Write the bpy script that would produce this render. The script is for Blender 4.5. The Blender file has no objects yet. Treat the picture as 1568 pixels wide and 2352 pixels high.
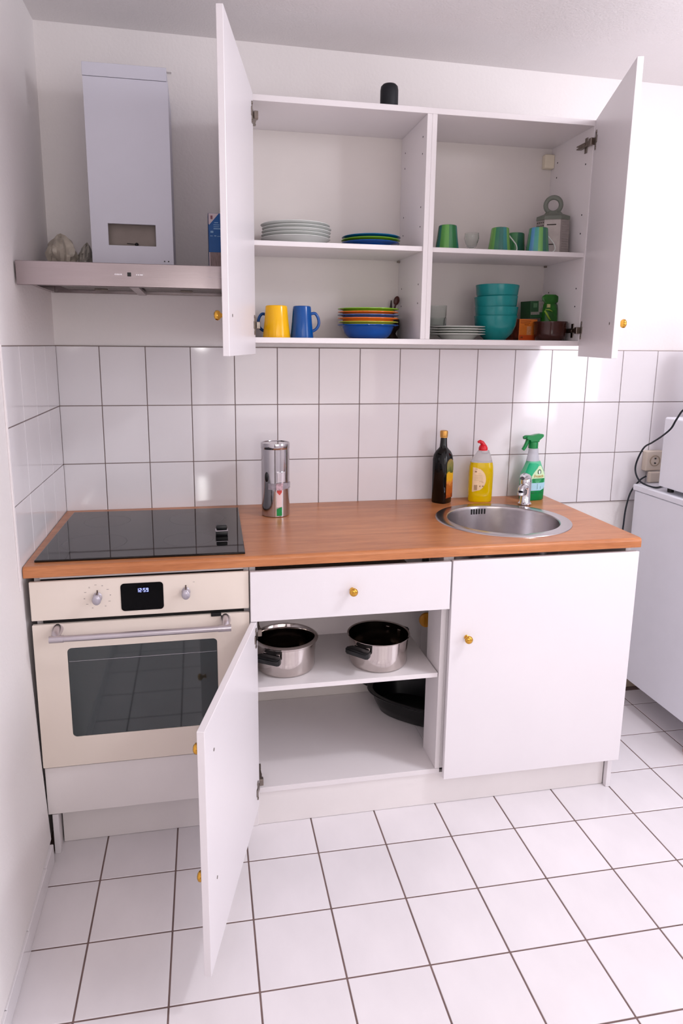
import bpy, bmesh, math, random
from mathutils import Matrix, Vector
random.seed(7)
S = bpy.context.scene
COL = S.collection
PI = math.pi

# ------------------------------------------------------------------ camera
cam_d = bpy.data.cameras.new('camera'); cam = bpy.data.objects.new('camera', cam_d); COL.objects.link(cam)
S.camera = cam
cam.location = (0.47666, -2.46710, 1.45729)
cam.rotation_euler = (math.radians(78.86241), math.radians(-0.50531), math.radians(-10.73357))
cam_d.sensor_fit = 'HORIZONTAL'; cam_d.sensor_width = 36.0
cam_d.lens = 1559.3 / 1568.0 * 36.0
cam_d.shift_x = 26.8 / 1568.0
cam_d.shift_y = -73.4 / 1568.0
cam_d.clip_start = 0.02

# ------------------------------------------------------------------ world, lights, exposure
W = bpy.data.worlds.new('world'); S.world = W; W.use_nodes = True
W.node_tree.nodes['Background'].inputs[0].default_value = (0.75, 0.8, 1.0, 1)
W.node_tree.nodes['Background'].inputs[1].default_value = 0.3
def light(name, kind, loc, energy, color, **kw):
    d = bpy.data.lights.new(name, kind); o = bpy.data.objects.new(name, d); COL.objects.link(o)
    o.location = loc; d.energy = energy; d.color = color
    for k, v in kw.items():
        if k == 'rot': o.rotation_euler = v
        else: setattr(d, k, v)
    return o
LC = (0.945, 0.95, 1.02)
light('ceiling_lamp_light', 'POINT', (2.15, -1.36, 2.26), 13.5, LC, shadow_soft_size=0.14)
light('ceiling_lamp_downlight', 'AREA', (2.15, -1.36, 2.262), 4.3, LC, shape='DISK', size=0.15)
light('side_fill_light', 'AREA', (3.18, -2.35, 1.5), 16, (0.86, 0.90, 1.0), shape='RECTANGLE', size=1.1, size_y=1.2, rot=(PI/2, 0, PI/2))  # cool fill added from the right to brighten the left wall
light('rear_fill_light', 'AREA', (1.35, -3.45, 1.45), 7.5, (1.0, 0.92, 0.85), shape='RECTANGLE', size=1.3, size_y=1.2, rot=(PI/2, 0, 0))  # warm fill added behind the camera to lift the shadows
light('highlight_strip_light', 'AREA', (0.49, -3.42, 1.15), 0.3, (1.0, 0.97, 0.95), shape='RECTANGLE', size=0.05, size_y=1.5, rot=(PI/2, 0, 0))  # strip added behind the camera to draw upright highlights on steel
light('small_lamp_light', 'AREA', (0.49, -3.30, 1.53), 1.6, (1.0, 0.98, 0.97), shape='RECTANGLE', size=0.07, size_y=0.22, rot=(PI/2, 0, 0))
S.view_settings.view_transform = 'Standard'; S.view_settings.look = 'None'
S.view_settings.gamma = 1.0; S.view_settings.use_curve_mapping = False
S.view_settings.exposure = 0.63

# ------------------------------------------------------------------ materials
def lin(c):
    return tuple((x/255/12.92 if x/255 <= 0.04045 else ((x/255+0.055)/1.055)**2.4) for x in c)
MATS = {}
def mat(name, rgb, rough=0.5, metal=0.0, ior=1.45, trans=0.0, emis=None, estr=0.0, var=0.03, scale=12.0, bump=0.0, bscale=200.0, coat=0.0, stretch=(1, 1, 1), aniso=0.0, rvar=0.0, objvar=0.0):
    if name in MATS: return MATS[name]
    m = bpy.data.materials.new(name); m.use_nodes = True; nt = m.node_tree; N = nt.nodes; L = nt.links
    b = N['Principled BSDF']; c = lin(rgb)
    tc = N.new('ShaderNodeTexCoord'); mp = N.new('ShaderNodeMapping'); mp.inputs['Scale'].default_value = stretch
    L.new(tc.outputs['Object'], mp.inputs[0])
    nz = N.new('ShaderNodeTexNoise'); nz.inputs['Scale'].default_value = scale; nz.inputs['Detail'].default_value = 4
    L.new(mp.outputs[0], nz.inputs[0])
    cr = N.new('ShaderNodeValToRGB')
    lo = tuple(max(0, x*(1-var*3)) for x in c); hi = tuple(min(1, x*(1+var*2)) for x in c)
    cr.color_ramp.elements[0].color = lo+(1,); cr.color_ramp.elements[1].color = hi+(1,)
    cr.color_ramp.elements[0].position = .25; cr.color_ramp.elements[1].position = .75
    L.new(nz.outputs[0], cr.inputs[0])
    src = cr.outputs[0]
    if objvar:
        oi = N.new('ShaderNodeObjectInfo'); mr = N.new('ShaderNodeMapRange')
        mr.inputs[3].default_value = 1-objvar; mr.inputs[4].default_value = 1
        L.new(oi.outputs['Random'], mr.inputs[0])
        mx = N.new('ShaderNodeMix'); mx.data_type = 'RGBA'; mx.blend_type = 'MULTIPLY'; mx.inputs[0].default_value = 1
        L.new(src, mx.inputs[6]); L.new(mr.outputs[0], mx.inputs[7]); src = mx.outputs[2]
    L.new(src, b.inputs['Base Color'])
    b.inputs['Roughness'].default_value = rough; b.inputs['Metallic'].default_value = metal
    b.inputs['IOR'].default_value = ior; b.inputs['Transmission Weight'].default_value = trans
    b.inputs['Coat Weight'].default_value = coat; b.inputs['Coat Roughness'].default_value = 0.05
    b.inputs['Anisotropic'].default_value = aniso
    if rvar:
        mr = N.new('ShaderNodeMapRange'); mr.inputs[3].default_value = max(0.0, rough-rvar); mr.inputs[4].default_value = rough+rvar
        L.new(nz.outputs[0], mr.inputs[0]); L.new(mr.outputs[0], b.inputs['Roughness'])
    if emis:
        b.inputs['Emission Color'].default_value = lin(emis)+(1,); b.inputs['Emission Strength'].default_value = estr
    if bump:
        n2 = N.new('ShaderNodeTexNoise'); n2.inputs['Scale'].default_value = bscale; n2.inputs['Detail'].default_value = 3
        L.new(mp.outputs[0], n2.inputs[0])
        bp = N.new('ShaderNodeBump'); bp.inputs['Strength'].default_value = bump; bp.inputs['Distance'].default_value = 0.002
        L.new(n2.outputs[0], bp.inputs['Height']); L.new(bp.outputs[0], b.inputs['Normal'])
    MATS[name] = m; return m

plaster = mat('painted_plaster', (243, 237, 236), 0.75, bump=0.5, bscale=90, var=0.008, scale=2.5)
ceilm = mat('ceiling_plaster', (238, 233, 233), 0.8, bump=0.7, bscale=140, var=0.01, scale=3)
tile_w = mat('glazed_wall_tile', (236, 231, 234), 0.07, var=0.008, scale=6, bump=0.05, bscale=14, objvar=0.03)
tile_f = mat('glazed_floor_tile', (238, 232, 235), 0.13, var=0.02, scale=7, bump=0.04, bscale=20, objvar=0.025, stretch=(1, .55, 1), rvar=0.04)
grout_w = mat('wall_grout', (150, 132, 128), 0.9, bump=.4, var=.06)
grout_f = mat('floor_grout', (124, 102, 98), 0.9, bump=.4, var=.08)
melamine = mat('white_melamine', (236, 229, 230), 0.32, var=0.006, scale=5, bump=0.03, bscale=300)
melamine2 = mat('white_melamine_front', (236, 230, 233), 0.35, var=0.006, scale=4, bump=0.05, bscale=350)
edge_m = mat('white_edge_band', (238, 230, 230), 0.4, var=0.01)
backm = mat('cabinet_back_board', (226, 218, 214), 0.5, var=0.012, scale=5)
plinthm = mat('plinth_board', (238, 231, 230), 0.4, var=0.012, scale=6)
cream = mat('cream_enamel', (237, 224, 212), 0.28, var=0.006, scale=4, coat=.2)
steel = mat('brushed_steel', (168, 156, 157), 0.26, 1.0, var=0.02, scale=8, stretch=(1, 40, 40), bump=.03, bscale=30, rvar=.03)
steel_s = mat('satin_sink_steel', (196, 190, 192), 0.24, 1.0, var=0.03, scale=20, rvar=.05)
chrome = mat('chrome', (215, 214, 218), 0.06, 1.0, var=0.01)
alu = mat('satin_aluminium', (200, 194, 200), 0.3, 1.0, var=0.02)
knobgrey = mat('grey_knob', (186, 180, 190), 0.22, 0.35, var=.02, coat=.5)
gold = mat('polished_brass', (214, 162, 70), 0.12, 1.0, var=0.03)
nickel = mat('dull_nickel', (142, 132, 124), 0.35, 1.0, var=0.08, scale=60)
blackgl = mat('black_ceramic_glass', (7, 6, 7), 0.04, ior=1.5, var=0.1)
ovenglass = mat('dark_oven_glass', (22, 38, 40), 0.04, ior=1.75, var=0.05, scale=3)
blackp = mat('black_plastic', (14, 15, 17), 0.35, var=.05)
shade_black = mat('gap_shade_black', (10, 9, 9), 0.8, var=.05)  # near black standing in for the shade in gaps, holes and slots
fridgem = mat('white_appliance_enamel', (238, 238, 246), 0.35, var=0.006, bump=.06, bscale=250)
steelpot = mat('polished_pot_steel', (205, 196, 192), 0.1, 1.0, var=0.04, scale=14, rvar=.05)
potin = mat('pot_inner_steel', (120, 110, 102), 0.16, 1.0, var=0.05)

def wood():
    m = bpy.data.materials.new('beech_laminate'); m.use_nodes = True; nt = m.node_tree; N = nt.nodes; L = nt.links
    b = N['Principled BSDF']; tc = N.new('ShaderNodeTexCoord')
    def noise(sc, st, det=6, dist=0):
        mp = N.new('ShaderNodeMapping'); mp.inputs['Scale'].default_value = st; L.new(tc.outputs['Object'], mp.inputs[0])
        n = N.new('ShaderNodeTexNoise'); n.inputs['Scale'].default_value = sc; n.inputs['Detail'].default_value = det
        n.inputs['Distortion'].default_value = dist; L.new(mp.outputs[0], n.inputs[0]); return n
    a = noise(3.2, (1.1, 9, 9), 6, .6); f = noise(30, (1.0, 16, 16), 3)
    r1 = N.new('ShaderNodeValToRGB'); e = r1.color_ramp.elements
    e[0].position = .3; e[0].color = lin((182, 111, 66))+(1,); e[1].position = .72; e[1].color = lin((210, 139, 90))+(1,)
    L.new(a.outputs[0], r1.inputs[0])
    r2 = N.new('ShaderNodeValToRGB'); e = r2.color_ramp.elements
    e[0].position = .35; e[0].color = (.86, .84, .82, 1); e[1].position = .6; e[1].color = (1, 1, 1, 1)
    L.new(f.outputs[0], r2.inputs[0])
    mx = N.new('ShaderNodeMix'); mx.data_type = 'RGBA'; mx.blend_type = 'MULTIPLY'; mx.inputs[0].default_value = 1
    L.new(r1.outputs[0], mx.inputs[6]); L.new(r2.outputs[0], mx.inputs[7]); L.new(mx.outputs[2], b.inputs['Base Color'])
    b.inputs['Roughness'].default_value = .3
    bp = N.new('ShaderNodeBump'); bp.inputs['Strength'].default_value = .08; bp.inputs['Distance'].default_value = .001
    L.new(f.outputs[0], bp.inputs['Height']); L.new(bp.outputs[0], b.inputs['Normal'])
    return m
woodm = wood()

def stripes(name, cols, rough=.18, seedoff=0.0, wash=0.25):
    """glazed vertical stripes round the object's own axis"""
    m = bpy.data.materials.new(name); m.use_nodes = True; nt = m.node_tree; N = nt.nodes; L = nt.links
    b = N['Principled BSDF']; tc = N.new('ShaderNodeTexCoord'); mp = N.new('ShaderNodeMapping')
    mp.inputs['Rotation'].default_value = (0, 0, seedoff); L.new(tc.outputs['Object'], mp.inputs[0])
    g = N.new('ShaderNodeTexGradient'); g.gradient_type = 'RADIAL'; L.new(mp.outputs[0], g.inputs[0])
    ml = N.new('ShaderNodeMath'); ml.operation = 'MULTIPLY'; ml.inputs[1].default_value = 3.0; L.new(g.outputs['Fac'], ml.inputs[0])
    fr = N.new('ShaderNodeMath'); fr.operation = 'FRACT'; L.new(ml.outputs[0], fr.inputs[0])
    cr = N.new('ShaderNodeValToRGB'); cr.color_ramp.interpolation = 'EASE'
    els = cr.color_ramp.elements
    n = len(cols)
    els[0].position = 0; els[0].color = lin(cols[0])+(1,)
    els[1].position = 1; els[1].color = lin(cols[0])+(1,)
    for i, c in enumerate(cols):
        p0 = (i+.12)/n; p1 = (i+.88)/n
        for p in (p0, p1):
            e = els.new(p); e.color = lin(c)+(1,)
    L.new(fr.outputs[0], cr.inputs[0])
    L.new(cr.outputs[0], b.inputs['Base Color']); b.inputs['Roughness'].default_value = rough
    return m

# ------------------------------------------------------------------ mesh builder
class MB:
    def __init__(s, M=None): s.bm = bmesh.new(); s.M = M or Matrix.Identity(4)
    def _v(s, p): return s.bm.verts.new(s.M @ Vector(p))
    def face(s, vs):
        try: return s.bm.faces.new(vs)
        except ValueError: return None
    def box(s, x0, x1, y0, y1, z0, z1, bev=0.0, seg=1):
        tb = bmesh.new(); bmesh.ops.create_cube(tb, size=1)
        for v in tb.verts: v.co = Vector(((x0+x1)/2+v.co.x*(x1-x0), (y0+y1)/2+v.co.y*(y1-y0), (z0+z1)/2+v.co.z*(z1-z0)))
        if bev: bmesh.ops.bevel(tb, geom=tb.edges[:], offset=bev, segments=seg, affect='EDGES', profile=.5)
        s._merge(tb); return s
    def _merge(s, tb):
        mp = {v: s.bm.verts.new(s.M @ v.co) for v in tb.verts}
        for f in tb.faces: s.face([mp[v] for v in f.verts])
        tb.free()
    def lathe(s, prof, c=(0, 0, 0), seg=32, sx=1, sy=1, a0=0, a1=2*PI):
        full = abs((a1-a0)-2*PI) < 1e-6; n = seg if full else seg+1
        rings = []
        for r, z in prof:
            if r <= 1e-6: rings.append([s._v((c[0], c[1], c[2]+z))])
            else: rings.append([s._v((c[0]+sx*r*math.cos(a0+(a1-a0)*i/seg), c[1]+sy*r*math.sin(a0+(a1-a0)*i/seg), c[2]+z)) for i in range(n)])
        for A, B in zip(rings, rings[1:]):
            for i in range(seg):
                j = (i+1) % n if full else i+1
                if len(A) == 1 and len(B) == 1: continue
                if len(A) == 1: s.face([A[0], B[j], B[i]])
                elif len(B) == 1: s.face([A[i], A[j], B[0]])
                else: s.face([A[i], A[j], B[j], B[i]])
        return s
    def cyl(s, p0, p1, r0, r1=None, seg=20):
        return s.tube([p0, p1], [r0, r0 if r1 is None else r1], seg)
    def tube(s, pts, r, seg=10, cap=True, flat=1.0):
        pts = [Vector(p) for p in pts]; n = len(pts)
        rs = r if isinstance(r, (list, tuple)) else [r]*n
        rings = []; t0 = (pts[1]-pts[0]).normalized()
        up = Vector((0, 0, 1)) if abs(t0.z) < .9 else Vector((0, 1, 0))
        u = t0.cross(up).normalized()
        for i, p in enumerate(pts):
            t = ((pts[min(i+1, n-1)]-pts[i]).normalized()+(pts[i]-pts[max(i-1, 0)]).normalized())
            t = t.normalized() if t.length > 1e-9 else t0
            u = (u-t*u.dot(t)).normalized(); w = t.cross(u)
            rings.append([s._v(p+(u*math.cos(2*PI*k/seg)*flat+w*math.sin(2*PI*k/seg))*rs[i]) for k in range(seg)])
        for A, B in zip(rings, rings[1:]):
            for k in range(seg): s.face([A[k], A[(k+1) % seg], B[(k+1) % seg], B[k]])
        if cap: s.face(rings[0][::-1]); s.face(rings[-1])
        return s
    def loft(s, secs):
        """secs: list of closed rings (lists of points)"""
        R = [[s._v(p) for p in q] for q in secs]; n = len(R[0])
        for A, B in zip(R, R[1:]):
            for k in range(n): s.face([A[k], A[(k+1) % n], B[(k+1) % n], B[k]])
        s.face(R[0][::-1]); s.face(R[-1]); return s
    def prism(s, poly, z0, z1, bev=0):
        tb = bmesh.new(); a = [tb.verts.new((x, y, z0)) for x, y in poly]; b = [tb.verts.new((x, y, z1)) for x, y in poly]
        n = len(poly); tb.faces.new(a[::-1]); tb.faces.new(b)
        for i in range(n): tb.faces.new([a[i], a[(i+1) % n], b[(i+1) % n], b[i]])
        if bev:
            bmesh.ops.recalc_face_normals(tb, faces=tb.faces[:])
            es = [e for e in tb.edges if abs(e.verts[0].co.z-e.verts[1].co.z) < 1e-9]
            bmesh.ops.bevel(tb, geom=es, offset=bev, segments=2, affect='EDGES', profile=.5)
        s._merge(tb); return s
    def sphere(s, c, rx, ry=None, rz=None, seg=20, rings=12):
        ry = ry or rx; rz = rz or rx
        prof = [(math.sin(PI*i/rings), -math.cos(PI*i/rings)*rz) for i in range(rings+1)]
        prof[0] = (0, -rz); prof[-1] = (0, rz)
        return s.lathe(prof, c, seg, rx, ry)
    def done(s, name, m, parent=None, base=None, smooth=None, local=False):
        bmesh.ops.recalc_face_normals(s.bm, faces=s.bm.faces[:])
        off = Vector((0, 0, 0))
        if not local:
            if parent is not None: off = ROOT(parent)
            elif base is not None: off = Vector(base)
        for v in s.bm.verts: v.co -= off
        if smooth is not None:
            for f in s.bm.faces: f.smooth = True
            for e in s.bm.edges:
                if len(e.link_faces) == 2 and e.calc_face_angle(0) > math.radians(smooth): e.smooth = False
        me = bpy.data.meshes.new(name); s.bm.to_mesh(me); s.bm.free()
        me.materials.append(m)
        o = bpy.data.objects.new(name, me); COL.objects.link(o)
        if parent is not None: o.parent = parent
        elif not local and base is not None: o.location = base
        return o
def ROOT(o):
    v = Vector(o.location)
    while o.parent: o = o.parent; v += o.location
    return v
def tag(o, label=None, cat=None, group=None, kind=None):
    if label: o['label'] = label
    if cat: o['category'] = cat
    if group: o['group'] = group
    if kind: o['kind'] = kind
    return o
def thing(name, loc, label, cat, group=None):
    o = bpy.data.objects.new(name, None); COL.objects.link(o); o.location = loc; o.empty_display_size = .05
    return tag(o, label, cat, group)
def box(name, m, parent, x0, x1, y0, y1, z0, z1, bev=.0008, seg=1, base=None, smooth=None):
    return MB().box(x0, x1, y0, y1, z0, z1, bev, seg).done(name, m, parent, base, smooth)
def dup(root, loc, rz=0, label=None, group=None, mats=None):
    r = root.copy(); COL.objects.link(r); r.location = loc; r.rotation_euler = (0, 0, rz)
    if label: r['label'] = label
    if group: r['group'] = group
    def rec(a, b):
        for ch in list(a.children):
            if ch.name not in S.objects: continue
            c = ch.copy(); COL.objects.link(c); c.parent = b; rec(ch, c)
    rec(root, r); return r
def setmat(o, m):
    o.data = o.data.copy(); o.data.materials.clear(); o.data.materials.append(m)

# ------------------------------------------------------------------ room shell
XR, YF, ZT = 3.25, -3.6, 2.443
def slab(name, m, x0, x1, y0, y1, z0, z1):
    o = box(name, m, None, x0, x1, y0, y1, z0, z1, 0, base=((x0+x1)/2, (y0+y1)/2, z0)); o['kind'] = 'structure'; return o
floor = slab('floor', grout_f, -.1, XR+.1, YF-.1, .1, -.12, -.0016)
wall_back = slab('wall_back', plaster, -.1, XR+.1, 0.006, .12, -.0016, 2.6)
wall_left = slab('wall_left', plaster, -.12, -.001, YF-.1, .006, -.0016, 2.6)
wr = MB()
for a in ((YF-.1, -2.95, -.0016, 2.6), (-1.75, .006, -.0016, 2.6), (-2.95, -1.75, -.0016, .9), (-2.95, -1.75, 2.15, 2.6)): wr.box(XR, XR+.12, *a)
wall_right = wr.done('wall_right', plaster, None, (XR, -1.8, 0)); wall_right['kind'] = 'structure'
wn2 = thing('added_window_2', (XR+.05, -2.35, .9), None, None); wn2['kind'] = 'structure'  # unseen window added to go with the side fill light
fr = MB()
for a in ((-2.95, -2.89, .9, 2.15), (-1.81, -1.75, .9, 2.15), (-2.38, -2.32, .96, 2.09), (-2.89, -1.81, .9, .96), (-2.89, -1.81, 2.09, 2.15)): fr.box(XR+.03, XR+.09, a[0], a[1], a[2], a[3], .003)
fr.done('window_frame', melamine, wn2)
box('window_pane', mat('window_glass', (245, 248, 250), 0.0, trans=1.0, var=0), wn2, XR+.055, XR+.06, -2.89, -1.81, .96, 2.09, 0)
# wall behind the camera with an opening for the added window
wf = MB()
wf.box(-.001, XR, YF-.12, YF, 0, .8); wf.box(-.001, XR, YF-.12, YF, 2.1, 2.6); wf.box(-.001, .75, YF-.12, YF, .8, 2.1); wf.box(2.05, XR, YF-.12, YF, .8, 2.1)
wall_front = wf.done('wall_front', plaster, None, (1.6, YF, 0)); wall_front['kind'] = 'structure'
wn = thing('added_window_1', (1.4, YF, .8), None, None); wn['kind'] = 'structure'  # unseen window added to go with the rear fill light
fr = MB()
for a in ((.75, .81, .8, 2.1), (1.99, 2.05, .8, 2.1), (1.37, 1.43, .86, 2.04), (.81, 1.99, .8, .86), (.81, 1.99, 2.04, 2.1)): fr.box(a[0], a[1], YF-.08, YF-.02, a[2], a[3], .003)
fr.done('window_frame', melamine, wn)
glassm = mat('window_glass', (245, 248, 250), 0.0, trans=1.0, var=0)
box('window_pane', glassm, wn, .81, 1.99, YF-.055, YF-.05, .86, 2.04, 0)
dr1 = thing('reflection_panel_1', (.2, YF+.02, 0), None, None); dr1['kind'] = 'structure'  # unseen dark panel added for the hood steel to reflect
box('dark_panel', mat('dark_panel_brown', (84, 68, 62), .5), dr1, .02, .40, YF+.002, YF+.04, .006, 2.05, .002)
# ceiling falls slightly to the right
cb = MB(); zl, zr = 2.443, 2.443-.0122*XR/1.0*.85
cb.loft([[(-.1, YF-.1, zl+.001), (-.1, .1, zl+.001), (-.1, .1, 2.62), (-.1, YF-.1, 2.62)], [(XR+.1, YF-.1, zr), (XR+.1, .1, zr), (XR+.1, .1, 2.62), (XR+.1, YF-.1, 2.62)]])
ceiling = cb.done('ceiling', ceilm, None, (1.6, -1.7, 2.43)); ceiling['kind'] = 'structure'

# floor tiles (grid turned a hair against the wall)
FA = -.0063; PT = .2045; FX = .1726; FY = -.746; G = .0022
fgrid = bpy.data.objects.new('tiles', None)
cs, sn = math.cos(FA), math.sin(FA)
floor_c = ROOT(floor)
proto = MB().box(-PT/2+G, PT/2-G, -PT/2+G, PT/2-G, -.0045, 0, .0009).done('tile', tile_f, None, local=True)
proto_used = False
nx = int((XR-FX)/PT)+2; ny = 20
for i in range(-1, nx):
    for j in range(-4, 15):
        u0 = FX+PT*i; u1 = u0+PT; v1 = FY-PT*j; v0 = v1-PT
        cu0, cu1, cv0, cv1 = max(u0, .024 if j < 12 else .05), min(u1, XR-.02), max(v0, YF+.02), min(v1, -.02)
        if cu1-cu0 < .02 or cv1-cv0 < .02: continue
        full = (cu0 == u0 and cu1 == u1 and cv0 == v0 and cv1 == v1)
        cx, cy = (cu0+cu1)/2, (cv0+cv1)/2
        if full:
            if not proto_used: t = proto; proto_used = True
            else: t = proto.copy(); COL.objects.link(t)
        else:
            hx, hy = (cu1-cu0)/2, (cv1-cv0)/2
            t = MB().box(-hx+G, hx-G, -hy+G, hy-G, -.0045, 0, .0009).done('tile', tile_f, None, local=True)
        t.parent = floor; t.rotation_euler = (0, 0, FA)
        t.location = Vector((cx*cs-cy*sn, cx*sn+cy*cs, random.uniform(-.0001, .0001)))-floor_c

# wall tiles, 3 rows
PW, X0, TZ, PH = .1525, .1423, 1.4515, .2031; GW = .0014
def wtile(parent, w, h, cx, cz, left=False, cache={}):
    k = (round(w, 4), round(h, 4), left)
    if k not in cache:
        b = MB()
        if left: b.box(-.004, .0035, -w/2+GW, w/2-GW, -h/2+GW, h/2-GW, .0011)
        else: b.box(-w/2+GW, w/2-GW, -.0035, .004, -h/2+GW, h/2-GW, .0011)
        t = b.done('tile', tile_w, None, local=True); cache[k] = t
    else: t = cache[k].copy(); COL.objects.link(t)
    t.parent = parent
    p = Vector((0.0, cx, cz)) if left else Vector((cx, 0.0, cz))
    tilt = random.uniform(-.0022, .0022)
    t.rotation_euler = (0, random.uniform(-.002, .002), tilt) if left else (random.uniform(-.002, .002), 0, tilt)
    t.location = p-ROOT(parent); return t
gb = MB().box(-.001, XR, .001, .0075, TZ-3*PH-.002, TZ+.001, 0).done('grout', grout_w, wall_back)
gl = MB().box(-.0025, -.0003, -.657, .001, TZ-3*PH-.002, TZ+.001, 0).done('grout', grout_w, wall_left)
cols = [(.002, X0)]+[(X0+PW*k, X0+PW*(k+1)) for k in range(20)]
for a, b in cols:
    b = min(b, XR-.004)
    if b-a < .01: continue
    for r in range(3): wtile(wall_back, b-a, PH, (a+b)/2, TZ-PH*(r+.5))
ys = [-.004, -.176, -.333, -.491, -.655]
for a, b in zip(ys, ys[1:]):
    for r in range(3): wtile(wall_left, a-b, PH, (a+b)/2, TZ-PH*(r+.5), True)
tr = MB().box(-.001, .004, -.664, -.6565, TZ-3*PH-.02, TZ+.004, .001).done('trim_1', edge_m, None, (0, -.66, 1.2)); tr['kind'] = 'structure'
# baseboard of tile strips along the left wall
bb = thing('baseboard_left', (.01, -1.5, 0), None, None); bb['kind'] = 'structure'
y = -.635
edges = [-.652]+[FY-PT*k-.02*0 for k in range(0, 15)]
edges = [e for e in edges if e > YF+.03]+[YF+.02]
for a, b in zip(edges, edges[1:]):
    if a-b > .02: box('tile', tile_w, bb, .0, .0305+.006*min(1, (-(a+b)/2-.63)/.6), b+.0012, a-.0012, .0005, .058, .0015)
sk0 = MB()
def wring(yy, xb): return [(-.0009, yy, .0585), (xb, yy, .0585), (xb*.55, yy, .30), (xb*.15, yy, .62), (-.0009, yy, .842)]
sk0.loft([wring(-.632, .021), wring(-.80, .0255), wring(-1.13, .0300), wring(YF+.01, .0320)])
sk0.done('plaster_bulge', plaster, wall_left, smooth=30)
bbr = slab('baseboard_back', mat('old_beige_skirting', (190, 170, 150), .6), 1.9, XR-.001, -.008, .0055, .0005, .055)

# ------------------------------------------------------------------ brass knob helper
def knob(parent, p, d, name='knob', r=.0125):
    """p: point on the face, d: outward direction"""
    q = Vector((0, 0, 1)).rotation_difference(Vector(d).normalized()).to_matrix().to_4x4()
    b = MB(Matrix.Translation(Vector(p)) @ q)
    b.lathe([(0, 0), (.0075, 0), (.0075, .0015), (.005, .003), (.0045, .009), (.006, .012), (r*.85, .0155), (r, .020), (r*.95, .0245), (r*.6, .028), (0, .0292)], seg=24)
    return b.done(name, gold, parent, smooth=50)
def hinge(parent, p, d_in, name='hinge', s=1.0, cup=None):
    """cross shaped plate on a side panel; p: on the panel face, d_in: horizontal outward normal of that face"""
    n = Vector(d_in).normalized(); y = Vector((0, 1, 0)); z = Vector((0, 0, 1))
    M = Matrix.Translation(Vector(p)) @ Matrix(((n.x, y.x, z.x, 0), (n.y, y.y, z.y, 0), (n.z, y.z, z.z, 0), (0, 0, 0, 1)))
    b = MB(M)
    b.box(.0002, .003, -.008, .008, -.024, .024, .001)
    b.box(.0002, .013, -.04, .032, -.0075, .0075, .0015)
    b.box(.004, .015, .026, .038, .002, .006, .0005); b.box(.004, .015, .026, .038, -.006, -.002, .0005)
    b.box(.003, .016, -.052, -.036, -.011, .011, .0015)
    b.cyl((.013, -.01, 0), (.0145, -.01, 0), .004, seg=10)
    return b.done(name, nickel, parent)

# ------------------------------------------------------------------ worktop (with sink hole)
SX, SY = 1.487, -.352
wt = thing('worktop', (.9, -.32, .848), 'long wood-effect laminate worktop with rounded front edge along the tiled wall', 'worktop')
bm = bmesh.new()
yb, yf, zt, zb = -.0045, -.6415, .879, .8485
prof = [(yb, zb), (yb, zt), (yf+.010, zt)]+[(yf+.010-.010*math.sin(a), zt-.010+.010*math.cos(a)) for a in (PI/8, PI/4, 3*PI/8, PI/2)]+[(yf, zb+.002), (yf+.002, zb)]
for x in (.0055, 1.8187): pass
A = [bm.verts.new((.0055, p[0], p[1])) for p in prof]; B = [bm.verts.new((1.8187, p[0], p[1])) for p in prof]
for i in range(len(prof)): bm.faces.new([A[i], A[(i+1) % len(prof)], B[(i+1) % len(prof)], B[i]])
bm.faces.new(A[::-1]); bm.faces.new(B); bmesh.ops.recalc_face_normals(bm, faces=bm.faces[:])
me = bpy.data.meshes.new('board'); bm.to_mesh(me); bm.free(); me.materials.append(woodm)
board = bpy.data.objects.new('board', me); COL.objects.link(board)
cut = MB().cyl((SX, SY, .8), (SX, SY, .92), .200, seg=64).done('cutter', woodm, None, local=True)
mod = board.modifiers.new('b', 'BOOLEAN'); mod.operation = 'DIFFERENCE'; mod.object = cut; mod.solver = 'EXACT'
dg = bpy.context.evaluated_depsgraph_get(); dg.update()
nm = bpy.data.meshes.new_from_object(board.evaluated_get(dg)); board.modifiers.clear(); board.data = nm
bpy.data.objects.remove(cut)
for v in nm.vertices: v.co -= wt.location
board.parent = wt

# ------------------------------------------------------------------ wall cabinet
CX0, CX1, CF, CZ0, CZ1 = .634, 1.776, -.283, 1.4665, 2.1848
wc = thing('wall_cabinet', (1.2, -.14, CZ0), 'white wall cabinet with both doors standing open above the tiles', 'wall cabinet')
box('side_panel', melamine, wc, CX0, .652, CF, -.003, CZ0, CZ1)
box('side_panel', melamine, wc, 1.7595, CX1, CF, -.003, CZ0, CZ1)
box('top_panel', melamine, wc, .6522, 1.7593, CF, -.003, 2.1675, CZ1)
box('bottom_panel', melamine, wc, .6522, 1.7593, CF, -.003, CZ0, 1.4835)
box('divider', melamine, wc, 1.1923, 1.2085, CF, -.010, 1.4837, 2.1673)
box('divider', melamine, wc, 1.2087, 1.2250, CF, -.010, 1.4837, 2.1673)
box('back_panel', backm, wc, .6522, 1.7593, -.0095, -.004, 1.4837, 2.1673, 0)
box('shelf', melamine, wc, .6524, 1.1921, CF+.006, -.0105, 1.7605, 1.7755)
box('shelf', melamine, wc, 1.2252, 1.7593, CF+.006, -.0105, 1.7590, 1.7740)
ph = MB()
for x, n in ((1.1923, -1), (1.7595, -1)):
    for yy in (-.245, -.055):
        for z in (1.60, 1.66, 1.84, 1.90, 2.06, 2.11):
            ph.cyl((x-.0003, yy, z), (x-.0002-.0004, yy, z), .0028, seg=8)
o = ph.done('pin_hole', shade_black, wc); o['kind'] = 'stuff'
box('hanger_cover', mat('ivory_plastic', (238, 226, 204), .4), wc, 1.722, 1.759, -.034, -.0098, 2.096, 2.143, .002)
for z in (1.752, ):
    for x in (1.186, 1.754): box('shelf_support', nickel, wc, x-.004, x+.0045, -.03, -.022, z, z+.0065, .0005)
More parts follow.
